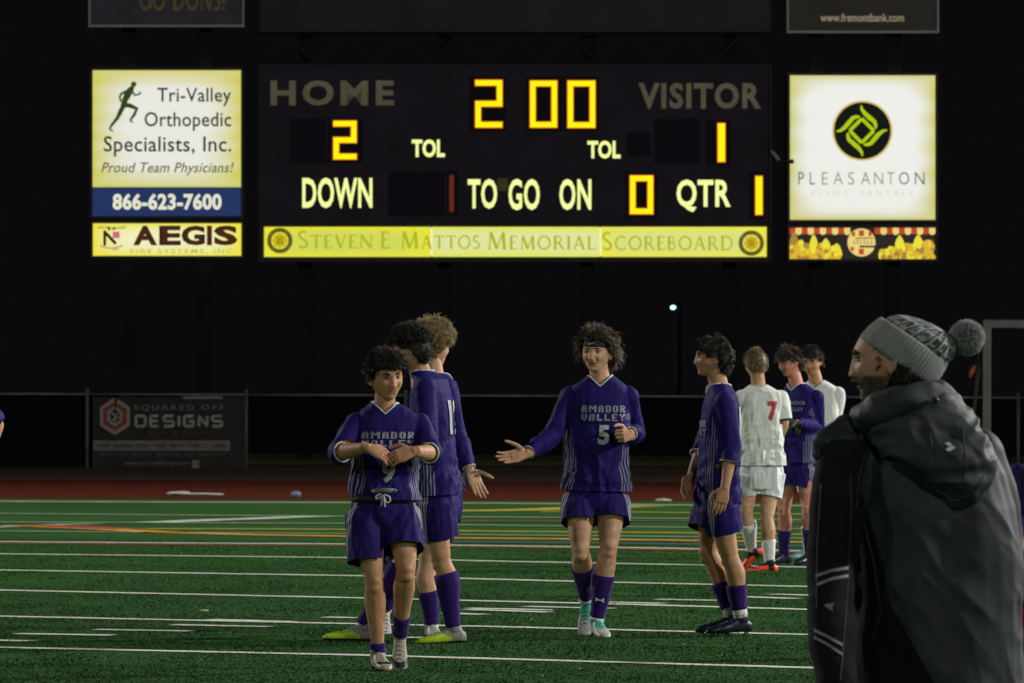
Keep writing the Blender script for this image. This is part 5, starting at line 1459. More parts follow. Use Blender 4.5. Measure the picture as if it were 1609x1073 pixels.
# ---------------- D: number 5 with a headband
D_ = Person(41.4, (935,998), 'smiling number 5 with black headband and bushy hair, holding out his open hand', group=GP, skin='light', S=1.02)
D_.boots = B_white_teal
D_.build(sh=(942,614,0), hip=(936,784,.02), neck=(943,590,-.01), head=dict(c=(938,554,-.03), rot=(-20,2,2), s=1.0), yaw=0, hyaw=2, ws=.178,
  arms={'R': [(868,684,-.05),(829,712,-.22)], 'L': [(998,682,.16),(990,681,-.10)]},
  legs={'R': [(912,862,-.10),(921,942,.18),(-.10,-.40,-.92),[(.30,.84,M_sock,.008),(.84,1.0,M_wsock,.006)]],
        'L': [(957,858,-.10),(938,973,-.02),(.25,-1,-.12),[(.33,.88,M_sock,.009),(.86,1.0,M_wsock,.006)]]},
  hem=(937,770,0), shorts={'R': (911,822,-.04), 'L': (960,820,-.04)}, sleeves={'R': 'long', 'L': 'long'},
  hands={'R': dict(d=(-.95,-.2,-.22), palm=(-.15,-.85,.45), thumb=(-.1,-.1,1), curl=(.12,.18,.15), spread=1.2, thumbcurl=.0, s=1.05),
         'L': dict(at=(989,684,-.12), d=(-.42,-.85,.0), palm=(-.7,.3,-.1), thumb=(0,0,1), curls=[(1.3,1.5,1.0)]*4, thumbcurl=.35, spread=.2, s=1.0)},
  headkw=dict(smile=.7, closed=.6, open_mouth=.3), seed=17, foldamp=.010)
def regD(x, y, z):
    return region_std(.50, -.35, -.72)(x, y, z)
a = Acc(); hair_cap(a, D_.W, region_std(.62, .05, -.66), .012, seed=17)
strands(a, D_.W, 5200, lambda x,y,z: .074 if z > .3 else .054, .0019, region_std(.62, .10, -.66), seed=17, curl=.009, freq=1.7, lift=.60, grav=1.15,
        comb=lambda x,y,z: Vector((x*.95+.05, -.30*(1-y), .42)))
strands(a, D_.W, 380, .088, .0026, region_std(.66, .15, -.5), seed=117, curl=.009, freq=3.2, lift=.75, grav=1.0, mess=.5, comb=lambda x,y,z: Vector((x*1.0+.05, -.2, .42)))
a.obj('hair', HBr, D_.root, True)
a = Acc(); W = D_.W      # headband: a tilted band round the skull
vs = []; fs = []; nb = 48
for i in range(nb):
    t = 2*math.pi*i/nb; ct, st = math.sin(t), math.cos(t)      # st forward
    for k, zc in enumerate((.036, .041, .070, .074)):
        z_ = zc + (-.030 if st < 0 else 0)*(-st)*.0 - .022*(1-st)*.5
        rr = math.sqrt(max(.05, 1-(z_/.120)**2)); th_ = .0 if k in (0, 3) else .0045
        vs.append(list(W([[ct*(.0775*rr+.002+th_), st*(.0965*rr+.002+th_), z_]])[0]))
for i in range(nb):
    j = (i+1) % nb
    for k in range(3): fs.append((i*4+k, j*4+k, j*4+k+1, i*4+k+1))
a.add(vs, fs); hbnd = a.obj('headband', mat('headband_black', (.008,.014,.016), .75), D_.root, True)
hb = BVHTree.FromPolygons([Vector(v) for v in vs], fs)
L, Fw, U = head_frame(-20, 2, 2)
sw_ = [(0,.30),(.10,.02),(.22,.0),(1.0,.95),(.34,.40),(.20,.36),(.12,.48),(.08,.75)]
D_.decal((sw_, [(0,1,2,5),(2,3,4,5),(0,5,6,7)]), Vector(W([[.002,.09,.055]])[0]), 0, .046, .019, mat('logo_white', (.6,.62,.62), .5), 'headband_logo', bvh=hb, axes=(L, Fw, U), par=hbnd, cell=.006)
D_.lattice((946.5,649,0), 2, .250, .088, MATS['chest_white'])
D_.text('5', (947,683,0), 2, .066, .112, M_num, .045)
# the little emblem on the left sock
LG = D_.legs['L']; sc = LG[0].lerp(LG[1], .74)
a = Acc()
for k, (pa, pb) in enumerate([((-.024,.012),(-.016,.006)),((-.016,.006),(-.024,-.002)),((-.017,.004),(.010,.000)),((.018,.008),(.010,.001)),((.010,.001),(.018,-.008))]):
    tube(a, [(sc + Vector((pa[0], -.062-.002*k, pa[1])), .0036), (sc + Vector((pb[0], -.062-.002*k, pb[1])), .0036)], n=6)
a.obj('sock_emblem', MATS['logo_white'], D_.root, True)

# ---------------- E: profile at the right, dark hair
E_ = Person(41.5, (1150,998), 'dark haired purple player standing in left profile with his arm hanging down', group=GP, skin='tan', S=1.0)
E_.boots = B_black
dots = mat('dotted_sock', (.55,.56,.56), .8)
nt = dots.node_tree; g_ = nt.nodes.new('ShaderNodeNewGeometry'); v_ = nt.nodes.new('ShaderNodeTexVoronoi'); v_.inputs['Scale'].default_value = 52; v_.inputs['Randomness'].default_value = .15
r__ = nt.nodes.new('ShaderNodeValToRGB'); r__.color_ramp.interpolation = 'CONSTANT'; r__.color_ramp.elements[0].color = (.02,.02,.03,1); r__.color_ramp.elements[1].position = .36; r__.color_ramp.elements[1].color = (.55,.56,.56,1)
nt.links.new(g_.outputs['Position'], v_.inputs['Vector']); nt.links.new(v_.outputs['Distance'], r__.inputs['Fac']); nt.links.new(r__.outputs['Color'], nt.nodes['Principled BSDF'].inputs['Base Color'])
E_.build(sh=(1134,622,0), hip=(1127,792,0), neck=(1130,602,0), head=dict(c=(1119,563,0), rot=(-84,-2,0), s=.98), yaw=-84, hyaw=-82, ws=.160,
  arms={'L': [(1150,698,-.14),(1139,766,-.20)], 'R': [(1108,690,.18),(1086,748,.05)]},
  legs={'L': [(1146,872,-.08),(1164,970,-.06),(-.95,-.35,-.04),[(.40,.74,M_sock,.010),(.72,.88,M_wsock,.006),(.86,1.0,dots,.006)]],
        'R': [(1113,868,.06),(1150,968,.02),(-1,-.12,-.04),[(.40,.74,M_sock,.010),(.72,.88,M_wsock,.006),(.86,1.0,dots,.006)]]},
  hem=(1127,790,0), shorts={'L': (1140,834,-.05), 'R': (1111,833,.05)}, sleeves={'L': 'three', 'R': 'three'},
  hands={'L': dict(d=(-.25,-.05,-1), palm=(-.1,.9,-.1), thumb=(-1,0,0), curl=(.2,.25,.2), spread=.4, s=.97),
         'R': dict(d=(-.4,-.4,-.9), palm=(.6,-.7,-.1), thumb=(-.5,-1,0), curl=(.3,.4,.3), spread=.4)},
  headkw=dict(brow=1.2, open_mouth=.6), seed=23, foldamp=.009)
hair(E_, HB, 3600, lambda x,y,z: (.018 if (z < .3 and y > -.3) else (.042 if y < .3 else .040)), .0024, region_std(.40, .06, -.60), seed=23, ringlets=120, curl=.005, freq=2.0, lift=.5, grav=.6,
     comb=lambda x,y,z: Vector((x*.2, .55 if y > 0 else -.35, .10)), capth=.014)
E_.lattice((1098,672,0), 0, .24, .085, MATS['chest_white'])
E_.text('1', (1090,702,0), -8, .05, .10, M_num, .04)
E_.text('17', (1166,668,0), 176, .20, .21, M_num, .04)

# ---------------- F: white kit number 7 from behind
F_ = Person(56.0, (1202,895), 'fair haired white kit player seen from behind, red 7 on his back and orange boots', group=GW, skin='light', S=1.0)
F_.boots = B_orange
ws_ = [(.42,.98,M_wsock,.007)]
F_.build(sh=(1196,618,0), hip=(1196,742,0), neck=(1192,605,0), head=dict(c=(1187,571,0), rot=(-160,10,2), s=1.0), yaw=-168, hyaw=-165, ws=.165,
  arms={'L': [(1172,668,.02),(1180,700,.20)], 'R': [(1232,664,.02),(1225,690,.22)]},
  legs={'L': [(1172,806,-.04),(1181,864,.12),(-.75,.2,-.62),[(.22,.98,M_wsock,.007)]],
        'R': [(1205,812,-.05),(1209,883,-.05),(-.96,-.15,-.04),ws_]},
  hem=(1197,731,0), shorts={'L': (1181,776,0), 'R': (1207,780,0)}, sleeves={'L': 'short', 'R': 'short'}, jersey=M_wj, shortm=M_ws,
  hands={'R': dict(d=(-.7,.6,-.2), palm=(0,0,-1), thumb=(0,1,0))}, trim=mat('dirty_trim', (.40,.42,.40), .7), trim_cuffs=False, seed=31, foldamp=.011, loose=1.03, sub=4)
hair(F_, HDb, 2400, .030, .0026, region_std(.35, .04, -.58), seed=31, curl=.003, freq=1.5, lift=.35, grav=.7, comb=(0,-.2,-.15), capth=.010)
F_.text('7', (1209.5,645.5,0), 180, .085, .150, M_numr, .05)
a = Acc(); e, w = F_.arms['R']; m__ = F_.SH['R'].lerp(e, .88); X, Y = ortho(e-F_.SH['R'])
tube(a, [(m__ + X*math.cos(t)*.058 + Y*math.sin(t)*.058, .008) for t in [2*math.pi*k/16 for k in range(17)]], n=6, ballends=False); a.obj('sleeve_band', M_bblk, F_.root, True)

# ---------------- G: grinning purple player with gloves
G_ = Person(57.6, (1250,886), 'grinning brown haired purple player with black gloves, standing behind number 7', group=GP, skin='pink', S=1.0)
G_.boots = B_black
G_.build(sh=(1258,618,0), hip=(1253,736,0), neck=(1252,602,0), head=dict(c=(1240,569,0), rot=(-52,16,-4), s=.98), yaw=-38, hyaw=-30, ws=.170,
  arms={'L': [(1286,672,-.02),(1252,664,-.26)], 'R': [(1236,668,.12),(1238,662,-.14)]},
  legs={'L': [(1269,796,-.10),(1273,868,.0),(-.6,-.8,-.05),[(.4,.98,M_sock,.008)]],
        'R': [(1232,800,.02),(1232,868,.10),(-.8,-.6,-.05),[(.4,.98,M_sock,.008)]]},
  hem=(1255,727,0), shorts={'L': (1262,765,-.04), 'R': (1240,768,.0)}, sleeves={'L': 'long', 'R': 'long'}, trim_cuffs=False,
  headkw=dict(smile=1.0, closed=.4, open_mouth=.5), seed=37, foldamp=.009, sub=4)
hair(G_, HMb, 2400, .046, .0026, region_std(.38, .04, -.58), seed=37, ringlets=120, curl=.004, freq=2.0, lift=.4, grav=.75, comb=lambda x,y,z: Vector((x*.5, .35 if y > 0 else -.2, .0)), capth=.012)
a = Acc()
hand(a, G_.arms['L'][1], (-.9,-.2,.1), (0,.3,-1), (0,-1,0), 1.12, curl=(.5,.6,.5)); hand(a, G_.arms['R'][1], (.5,-.5,-.2), (0,0,-1), (0,-1,0), 1.12, curl=(.6,.7,.5))
V, N, Fc = remesh(a, .005, 2); mkobj('glove', V, Fc, mat('glove_black', (.015,.02,.018), .7), G_.root, True)
V_, F__, _ = text_geo('AMADOR', .02); G_.decal((V_, F__), (1262,633,0), 8, .17, .030, MATS['chest_white'], 'chest_print')
V_, F__, _ = text_geo('VALLEY', .02); G_.decal((V_, F__), (1261,643,0), 8, .15, .030, MATS['chest_white'], 'chest_print')

# ---------------- H: white kit, facing, at the back
H_ = Person(60.0, (1282,875), 'dark haired white kit player facing the camera, furthest back behind the grinning player', group=GW, skin='tan', S=1.02)
H_.boots = B_tealg
H_.build(sh=(1288,612,0), hip=(1284,730,0), neck=(1283,598,0), head=dict(c=(1275,568,-.02), rot=(-18,12,0), s=.98), yaw=-8, hyaw=-6, ws=.165,
  arms={'L': [(1308,662,.04),(1300,700,-.15)], 'R': [(1262,660,0),(1262,700,-.1)]},
  legs={'L': [(1296,800,-.06),(1296,862,.0),(-.3,-1,-.05),[(.4,.98,M_wsock,.007)]],
        'R': [(1270,798,-.05),(1270,860,.0),(-.7,-.7,-.05),[(.4,.98,M_wsock,.007)]]},
  hem=(1284,722,0), shorts={'L': (1294,770,0), 'R': (1274,770,0)}, sleeves={'L': 'short', 'R': 'short'}, jersey=M_wj, shortm=M_ws, trim=MATS['dirty_trim'], trim_cuffs=False,
  headkw=dict(brow=1.3), seed=41, sub=4)
hair(H_, HB, 2000, .036, .0026, region_std(.42, .08, -.5), seed=41, curl=.007, freq=3, lift=.7, grav=.4, comb=(0,.2,.1), capth=.012)

# ---------------- J: mostly hidden behind the man in the jacket
J_ = Person(50.0, (1375,930), 'purple player almost hidden behind the man in the bobble hat', group=GP, skin='fair', S=1.0)
J_.boots = B_black
J_.build(sh=(1374,640,0), hip=(1382,770,0), neck=(1376,622,0), head=dict(c=(1384,592,0), rot=(60,5,0), s=.98), yaw=50, ws=.165,
  arms={'L': [(1405,700,.0),(1400,745,-.1)], 'R': [(1352,700,.0),(1362,740,-.1)]},
  legs={'L': [(1392,845,-.06),(1392,917,.0),(.5,-.8,-.05),[(.35,.98,M_sock,.007)]],
        'R': [(1368,845,-.05),(1368,917,.0),(.7,-.7,-.05),[(.35,.98,M_sock,.007)]]},
  hem=(1380,758,0), shorts={'L': (1392,808,0), 'R': (1369,808,0)}, sleeves={'L': 'long', 'R': 'long'}, seed=47, sub=4, trim_cuffs=False)
hair(J_, HMb, 500, .036, .006, region_std(), seed=47, lift=.4, comb=(0,.1,0), capth=.012)
# ---------------- K: cut by the right edge, red shorts over red leggings
K_ = Person(39.0, (1640,1020), 'small figure in a purple top and long red trousers, cut by the right edge', group=None, skin='light', S=.86)
K_.boots = B_black
M_redp = cloth('red_trousers', (.42,.015,.02), rough=.7); 
K_.build(sh=(1640,734,0), hip=(1643,868,0), neck=(1640,718,0), head=dict(c=(1638,672,0), rot=(-20,5,0), s=1.05), yaw=-15, ws=.155,
  arms={'R': [(1597,800,.0),(1603,868,-.08)], 'L': [(1684,800,.0),(1682,860,-.08)]},
  legs={'L': [(1662,945,-.05),(1662,1012,.0),(.1,-1,-.05),[(.02,.99,M_redp,.022)]],
        'R': [(1622,945,-.05),(1617,1012,.0),(-.2,-1,-.05),[(.02,.99,M_redp,.022)]]},
  hem=(1643,835,0), shorts={'L': (1661,950,-.02), 'R': (1622,950,-.02)}, sleeves={'L': 'long', 'R': 'long'}, jersey=cloth('navy_purple_top', (.035,.022,.13)), shortm=M_redp, seed=53, sub=4, trim_cuffs=False)
hair(K_, HMb, 500, .036, .006, region_std(), seed=53, lift=.4, comb=(0,.1,0), capth=.012)
a = Acc(); hand(a, K_.arms['R'][1], (.1,-.1,-1), (.7,.3,0), (0,-1,0), .95, curl=(.4,.5,.4)); V, N, Fc = remesh(a, .005, 2); mkobj('glove', V, Fc, mat('glove_grey', (.06,.06,.07), .7), K_.root, True)
# ---------------- L: cut by the left edge, elbow showing
L_ = Person(41.0, (-72,1002), 'player outside the left edge with only a bent bare elbow in view', group=None, skin='tan', S=1.0)
L_.boots = B_black
L_.build(sh=(-70,618,0), hip=(-68,785,0), neck=(-70,603,0), head=dict(c=(-70,560,0), rot=(-70,2,0)), yaw=-40, ws=.170,
  arms={'L': [(-4,668,.02),(-32,730,-.10)], 'R': [(-125,690,.1),(-110,750,0)]},
  legs={'L': [(-48,870,-.06),(-48,985,.0),(-.5,-.8,-.05),[(.35,.98,M_sock,.007)]],
        'R': [(-90,870,-.05),(-92,985,.0),(-.7,-.7,-.05),[(.35,.98,M_sock,.007)]]},
  hem=(-68,772,0), shorts={'L': (-48,825,0), 'R': (-90,825,0)}, sleeves={'L': 'short', 'R': 'short'}, seed=57, sub=4, trim_cuffs=False,
  hands={'L': dict(d=(-.7,-.4,-.6), palm=(-.3,.9,0), thumb=(-.5,0,.8))})
hair(L_, HB, 500, .036, .006, region_std(), seed=57, lift=.4, comb=(0,.1,0), capth=.012)
# ---------------- the man in the bobble hat, close to the camera
MD = 21.0
man = empty('person', Vector((P(1445,600,MD).x, MD, 0)), 'man in a grey bobble hat and dark hooded jacket, in left profile at the right', 'person')
def Q(px, py, dy=0): return P(px, py, MD+dy)
MS = 1.08; hc = Q(1396,567,-.02); hfr = head_frame(-97, 3, 0)
A = Acc(); ex = Vector((1,0,0)); ey = Vector((0,1,0))
loft(A, [(Q(1455,1130), ex*.17, ey*.12, 2.2), (Q(1455,1000), ex*.155, ey*.11, 2.2), (Q(1440,850), ex*.16, ey*.12, 2.2), (Q(1432,740), ex*.17, ey*.12, 2.2), (Q(1428,690), ex*.13, ey*.09, 2.2), (Q(1425,665), ex*.07, ey*.06, 2)])
tube(A, curvepts([(Q(1430,690), .066), (Q(1424,650), .062), (Q(1412,610), .060)], 3), n=16)
for sx, x in ((-1, 1420), (1, 1495)):
    tube(A, [(Q(x,1130), .10), (Q(x,1240), .065), (Q(x+2,1370), .042)], n=14)
LARM = [(1322,716,-.10,.052), (1310,892,-.14,.044), (1318,1075,-.26,.032)]; RARM = [(1538,712,.05,.052), (1575,900,.08,.044), (1560,1070,-.05,.032)]
for arm in (LARM, RARM): tube(A, [(Q(x,y,dy), r) for x, y, dy, r in arm], n=14)
V, N, Fc = remesh(A, .007, 5); H = Acc(); H.v = [tuple(v) for v in V]; H.f = Fc; H.m = [0]*len(Fc)
for arm, th in ((LARM, (-1,-.5,0)), (RARM, (-1,.5,0))):
    x, y, dy, r = arm[2]; Hh = Acc(); hand(Hh, Q(x,y+6,dy), (-.1,-.3,-1), (1 if arm is LARM else -1,.3,0), th, 1.05, curl=(.4,.5,.4)); V2, N2, F2 = remesh(Hh, .003, 2); H.add(V2, F2, 0)
MW = build_head(hc, hfr, MS, 'light', H, sub=6, stubble=True, nose=1.0, brow=1.5, closed=.25)
skm = skin_mat('skin_man', (.50,.28,.18))
H.obj('body', [skm, LIP, STUB, SHADOWLINE, BROW, EYEW, EYED], man, True)
# trousers and shoes
for x in (1420, 1495):
    a = Acc(); tube(a, curvepts([(Q(x,1090), .125), (Q(x,1200), .095), (Q(x+2,1372,-.0), .075)], 5), n=20, ballends=False); a.obj('trouser_leg', mat('trouser_dark', (.015,.016,.02), .8), man, True)
    a = Acc(); rings, *_ = boot_geo(Q(x+2,1380) * 1.0 - Vector((-.06,0,0)) - UP*(Q(x,1380).z), (-.8,.6,0), (0,0,1), 1.05); loft(a, rings); a.obj('shoe', mat('shoe_dark', (.02,.02,.02), .5), man, True)
# hat ---------------------------------------------------------------
# hat axis leans back: cuff low at the nape, high on the forehead
n_ = Vector((.56, .0, .83)).normalized(); e_ = Vector((.83, 0, -.56)).normalized(); y_ = Vector((0,1,0))
hc0 = Q(1409,571,-.02)
def hatloft(prof, m, name, mod=None):
    a = Acc(); NN = 96; vs = []; fs = []; ua = []; us = []
    for s, h, w, sh in prof:
        for i in range(NN):
            t = 2*math.pi*i/NN; k = 1.0
            if mod: k = mod(t, s)
            vs.append(hc0 + n_*s + e_*(sh + h*k*math.cos(t)) + y_*(w*k*math.sin(t))); ua.append(t); us.append(s)
    for r in range(len(prof)-1):
        for i in range(NN): 
            j = (i+1) % NN; fs.append((r*NN+i, r*NN+j, (r+1)*NN+j, (r+1)*NN+i))
    o = mkobj(name, vs, fs, m, man, True)
    at = o.data.attributes.new('ha', 'FLOAT', 'POINT'); at.data.foreach_set('value', np.array([abs(((t+math.pi/2) % (2*math.pi))-math.pi) for t in ua], dtype=np.float32))
    at = o.data.attributes.new('hs', 'FLOAT', 'POINT'); at.data.foreach_set('value', np.array(us, dtype=np.float32))
    return o
def hat_mat(name, kind):
    m = mat(name, (.27,.29,.28), .95); nt = m.node_tree; b = nt.nodes['Principled BSDF']
    au = nt.nodes.new('ShaderNodeAttribute'); au.attribute_name = 'ha'; as_ = nt.nodes.new('ShaderNodeAttribute'); as_.attribute_name = 'hs'
    def mth(op, *ins):
        k = nt.nodes.new('ShaderNodeMath'); k.operation = op
        for i, q in enumerate(ins):
            if isinstance(q, (int, float)): k.inputs[i].default_value = q
            else: nt.links.new(q, k.inputs[i])
        return k.outputs[0]
    geo = nt.nodes.new('ShaderNodeNewGeometry')
    nz = nt.nodes.new('ShaderNodeTexNoise'); nz.inputs['Scale'].default_value = 60; nz.inputs['Detail'].default_value = 5; nt.links.new(geo.outputs['Position'], nz.inputs['Vector'])
    if kind == 'cuff':
        rib = mth('SINE', mth('MULTIPLY', au.outputs['Fac'], 62.0))
        bp = nt.nodes.new('ShaderNodeBump'); bp.inputs['Strength'].default_value = .35; bp.inputs['Distance'].default_value = .003
        nt.links.new(rib, bp.inputs['Height']); nt.links.new(bp.outputs['Normal'], b.inputs['Normal'])
        r = nt.nodes.new('ShaderNodeValToRGB'); r.color_ramp.elements[0].color = (.215,.225,.23,1); r.color_ramp.elements[1].color = (.33,.345,.35,1)
        nt.links.new(nz.outputs['Fac'], r.inputs['Fac']); nt.links.new(r.outputs['Color'], b.inputs['Base Color'])
    else:
        wob = mth('MULTIPLY', mth('SUBTRACT', nz.outputs['Fac'], .5), .55)
        u = mth('ADD', mth('MULTIPLY', au.outputs['Fac'], 3.6), wob); v = mth('ADD', mth('MULTIPLY', as_.outputs['Fac'], 36.0), wob)
        fu, fv = mth('FRACT', u), mth('FRACT', v)
        lineu = mth('LESS_THAN', mth('ABSOLUTE', mth('SUBTRACT', fu, .5)), .10); linev = mth('LESS_THAN', mth('ABSOLUTE', mth('SUBTRACT', fv, .5)), .14)
        dark = mth('LESS_THAN', mth('ABSOLUTE', mth('SUBTRACT', fu, .70)), .10)
        r = nt.nodes.new('ShaderNodeValToRGB'); r.color_ramp.elements[0].position = .40; r.color_ramp.elements[1].position = .60
        r.color_ramp.elements[0].color = (.035,.04,.045,1); r.color_ramp.elements[1].color = (.20,.215,.225,1); nt.links.new(nz.outputs['Fac'], r.inputs['Fac'])
        m1 = nt.nodes.new('ShaderNodeMixRGB'); nt.links.new(mth('MAXIMUM', lineu, linev), m1.inputs['Fac']); nt.links.new(r.outputs['Color'], m1.inputs['Color1']); m1.inputs['Color2'].default_value = (.40,.43,.45,1)
        m2 = nt.nodes.new('ShaderNodeMixRGB'); nt.links.new(dark, m2.inputs['Fac']); nt.links.new(m1.outputs['Color'], m2.inputs['Color1']); m2.inputs['Color2'].default_value = (.02,.022,.026,1)
        nt.links.new(m2.outputs['Color'], b.inputs['Base Color'])
        bp = nt.nodes.new('ShaderNodeBump'); bp.inputs['Strength'].default_value = .6; bp.inputs['Distance'].default_value = .006
        nt.links.new(nz.outputs['Fac'], bp.inputs['Height']); nt.links.new(bp.outputs['Normal'], b.inputs['Normal'])
    return m
rnd = random.Random(4)
lump = lambda t, s: 1 + .022*math.sin(3*t+s*40) + .018*math.sin(7*t+1+s*70)
hatloft([(-.002,.118,.090,-.002),(.0,.127,.096,-.002),(.010,.131,.099,-.002),(.045,.128,.099,.0),(.078,.122,.097,.003),(.086,.117,.092,.004),(.084,.108,.085,.005)], hat_mat('hat_cuff_knit', 'cuff'), 'hat_cuff')
hatloft([(.075,.108,.088,.008),(.090,.111,.091,.012),(.105,.108,.090,.018),(.120,.098,.083,.026),(.134,.082,.070,.036),(.145,.060,.050,.046),(.152,.035,.030,.052),(.155,.004,.004,.054)], hat_mat('hat_dome_knit', 'dome'), 'hat_dome', lump)
pc = Q(1519,529,-.02); a = Acc(); ball(a, pc, .036, 0, 3); r0 = random.Random(9)
for k in range(2600):
    z = r0.uniform(-1,1); t = r0.uniform(0,6.283); q = math.sqrt(1-z*z); d = Vector((q*math.cos(t), q*math.sin(t), z))
    d2 = (d + Vector((r0.uniform(-.35,.35),)*1 + (r0.uniform(-.35,.35), r0.uniform(-.35,.35)))).normalized()
    L1 = r0.uniform(.013,.022)
    tube(a, [(pc+d*.030, .0016), (pc+d*.037+d2*L1*.5, .0015), (pc+d*.034+d2*L1+Vector((0,0,-.003)), .0008)], r0.choice((0,1)), n=3, ballends=False)
a.obj('pom_pom', [mat('pom_grey', (.30,.31,.33), .9), mat('pom_light', (.35,.36,.38), .9)], man, True)
# logo on the cuff
# nape and side hair
a = Acc(); regm = lambda x, y, z: (y < -.14) & (z < .15) & (z > -.80) & ~((y > -.08) & (z < -.25))
strands(a, MW, 2600, .040, .0018, regm, seed=61, curl=.006, freq=2.2, lift=.5, grav=.9, comb=(0,-.35,-.4))
regs = lambda x, y, z: (.12 <= y) & (y < .24) & (-.15 < z) & (z < .5)
strands(a, MW, 300, .016, .0016, regs, seed=62, curl=.002, lift=.15, grav=.6, comb=(0,0,-.5))
a.obj('hair', HB, man, True)
a = Acc(); rr = random.Random(3)        # moustache
for k in range(170):
    x = rr.uniform(-.026,.026); p = Vector((x, .094+.0075-abs(x)*.20, -.0445-abs(x)*.15+rr.uniform(-.003,.003)))
    q = p + Vector((x*.22+rr.uniform(-.002,.002), .0015, -.007))
    w = MW([list(p), list(q)]); tube(a, [(Vector(w[0]), .0012), (Vector(w[1]), .0007)], n=3, ballends=False)
a.obj('moustache', HB[1], man, True)
hv, hf, hm = head_geo(6, stubble=True); a = Acc(); hf = np.array(hf); sel = np.where(hm == 2)[0]; rr = np.random.default_rng(5)
pick = rr.choice(sel, 5200); tri = hv[hf[pick]]; w_ = rr.dirichlet((1,1,1), len(pick)); p0 = (tri*w_[:,:,None]).sum(1)
nn = np.cross(tri[:,1]-tri[:,0], tri[:,2]-tri[:,0]); nn /= np.linalg.norm(nn, axis=1)[:,None]
dd = nn*.55 + np.array([0,.15,-.75]) + rr.uniform(-.3,.3,(len(pick),3)); dd /= np.linalg.norm(dd, axis=1)[:,None]
sd_ = np.cross(dd, nn); sd_ /= np.linalg.norm(sd_, axis=1)[:,None]
VV = np.stack([p0-sd_*.0005, p0+sd_*.0005, p0+dd*rr.uniform(.004,.008,len(pick))[:,None]], 1).reshape(-1,3)
a.add(MW(VV), [(3*i, 3*i+1, 3*i+2) for i in range(len(pick))]); a.obj('beard', HMb[1], man, kind='stuff')
# jacket ------------------------------------------------------------
J = Acc()
def hr(y, x0, x1, dp, dy=0): return (Q((x0+x1)/2, y, dy), ex*((x1-x0)/2/541.9), ey*dp, 2.3)
loft(J, [hr(1130,1346,1604,.155), hr(1060,1344,1604,.155), hr(960,1342,1602,.155), hr(880,1340,1600,.158), hr(800,1334,1590,.158), hr(745,1320,1576,.15), hr(712,1316,1560,.135), hr(688,1326,1542,.115), hr(668,1345,1522,.10), hr(650,1362,1502,.092), hr(632,1378,1488,.085)])
LA = curvepts([(Q(1326,722,-.09), .078), (Q(1316,800,-.125), .073), (Q(1308,892,-.14), .066), (Q(1306,980,-.20), .061), (Q(1316,1085,-.27), .056)], 4)
RA = curvepts([(Q(1534,722,.05), .078), (Q(1562,800,.08), .068), (Q(1570,900,.08), .062), (Q(1568,980,.02), .058), (Q(1556,1080,-.05), .054)], 4)
tube(J, LA, n=20, ballends=False); tube(J, RA, n=20, ballends=False); ball(J, Q(1326,718,-.09), .077); ball(J, Q(1534,718,.05), .077)
V, N, Fc = remesh(J, .0065, 6)
Lx = V.copy()
amp = .0115
dv = folds(Lx, (7,7,3.2), 1.0, 71)*.7 + folds(Lx+Lx[:,[2,1,0]]*.6, (8,8,7), 1.0, 74)*.55
arm_ = V[:,0] < Q(1350,0).x
dv = np.where(arm_, folds(Lx, (5,5,5), 1.0, 77)*.5+folds(Lx+Lx[:,[1,2,0]], (5,5,9), 1.0, 78)*.5, dv)
V = V + N*(amp*dv)[:,None]
M_jack = mat('jacket_shell', (.031,.038,.047), .62, .2, 14, .3, 260, spec=.3, sheen=.0)
M_jack2 = mat('jacket_panel', (.009,.011,.015), .8, .2, 14, .3, 420, spec=.12)
def px_of(Vv):
    u = Vv[:,0]/Vv[:,1]*F; v = (HCAM-Vv[:,2])/Vv[:,1]*F
    return u - ROLL*v + CX, v + ROLL*u + HY
cen = np.array([V[list(q)].mean(0) for q in Fc]); fx, fy = px_of(cen)
seam_x = np.interp(fy, [690,720,770,900,1073], [1372,1362,1352,1392,1405])
lowblack = (fx < np.interp(fy, [700,880,950,1073], [1300,1380,1400,1468]))      # the darker side panel running down under the arm
mi = ((fx < seam_x) & (fy > 690) | lowblack).astype(int)
jk = mkobj('jacket', V, Fc, [M_jack, M_jack2], man, True, mi)
JB = BVHTree.FromPolygons([Vector(v) for v in V], Fc)
# hood, hanging down the back
K = Acc()
loft(K, [hr(612,1432,1480,.045,-.06), hr(622,1412,1494,.075,-.05), hr(642,1386,1512,.105,-.05), hr(668,1366,1536,.125,-.06), hr(698,1372,1556,.13,-.085), hr(728,1406,1560,.12,-.10), hr(755,1444,1552,.10,-.11), hr(776,1474,1536,.075,-.115), hr(792,1494,1518,.03,-.12)])
tube(K, curvepts([(Q(1352,668,-.03), .030), (Q(1372,652,-.10), .036), (Q(1400,640,-.135), .036), (Q(1440,628,-.13), .034), (Q(1478,624,-.06), .034)], 5), n=14)
tube(K, curvepts([(Q(1352,672,-.03), .028), (Q(1326,676,-.06), .024), (Q(1300,692,-.10), .022), (Q(1290,712,-.11), .016)], 4), n=12)
V, N, Fc = remesh(K, .0055, 5)
Lx = V.copy(); dv = folds(Lx, (7,7,17), 1.0, 81)*1.0 + folds(Lx+Lx[:,[2,1,0]]*.4, (11,11,9), 1.0, 83)*.45
V = V + N*(.016*dv)[:,None]
hood = mkobj('hood', V, Fc, mat('hood_shell', (.031,.038,.047), .6, .2, 14, .3, 260, spec=.3, sheen=.0), man, True)
KB = BVHTree.FromPolygons([Vector(v) for v in V], Fc)
camp = Vector((0,0,HCAM))
def onto(px, py, off=.003):
    best = None; d = (Q(px,py)-camp).normalized()
    for b in (KB, JB):
        r = b.ray_cast(camp, d)
        if r[0] is not None and (best is None or r[3] < best[3]): best = r
    return best[0] - d*off if best else None
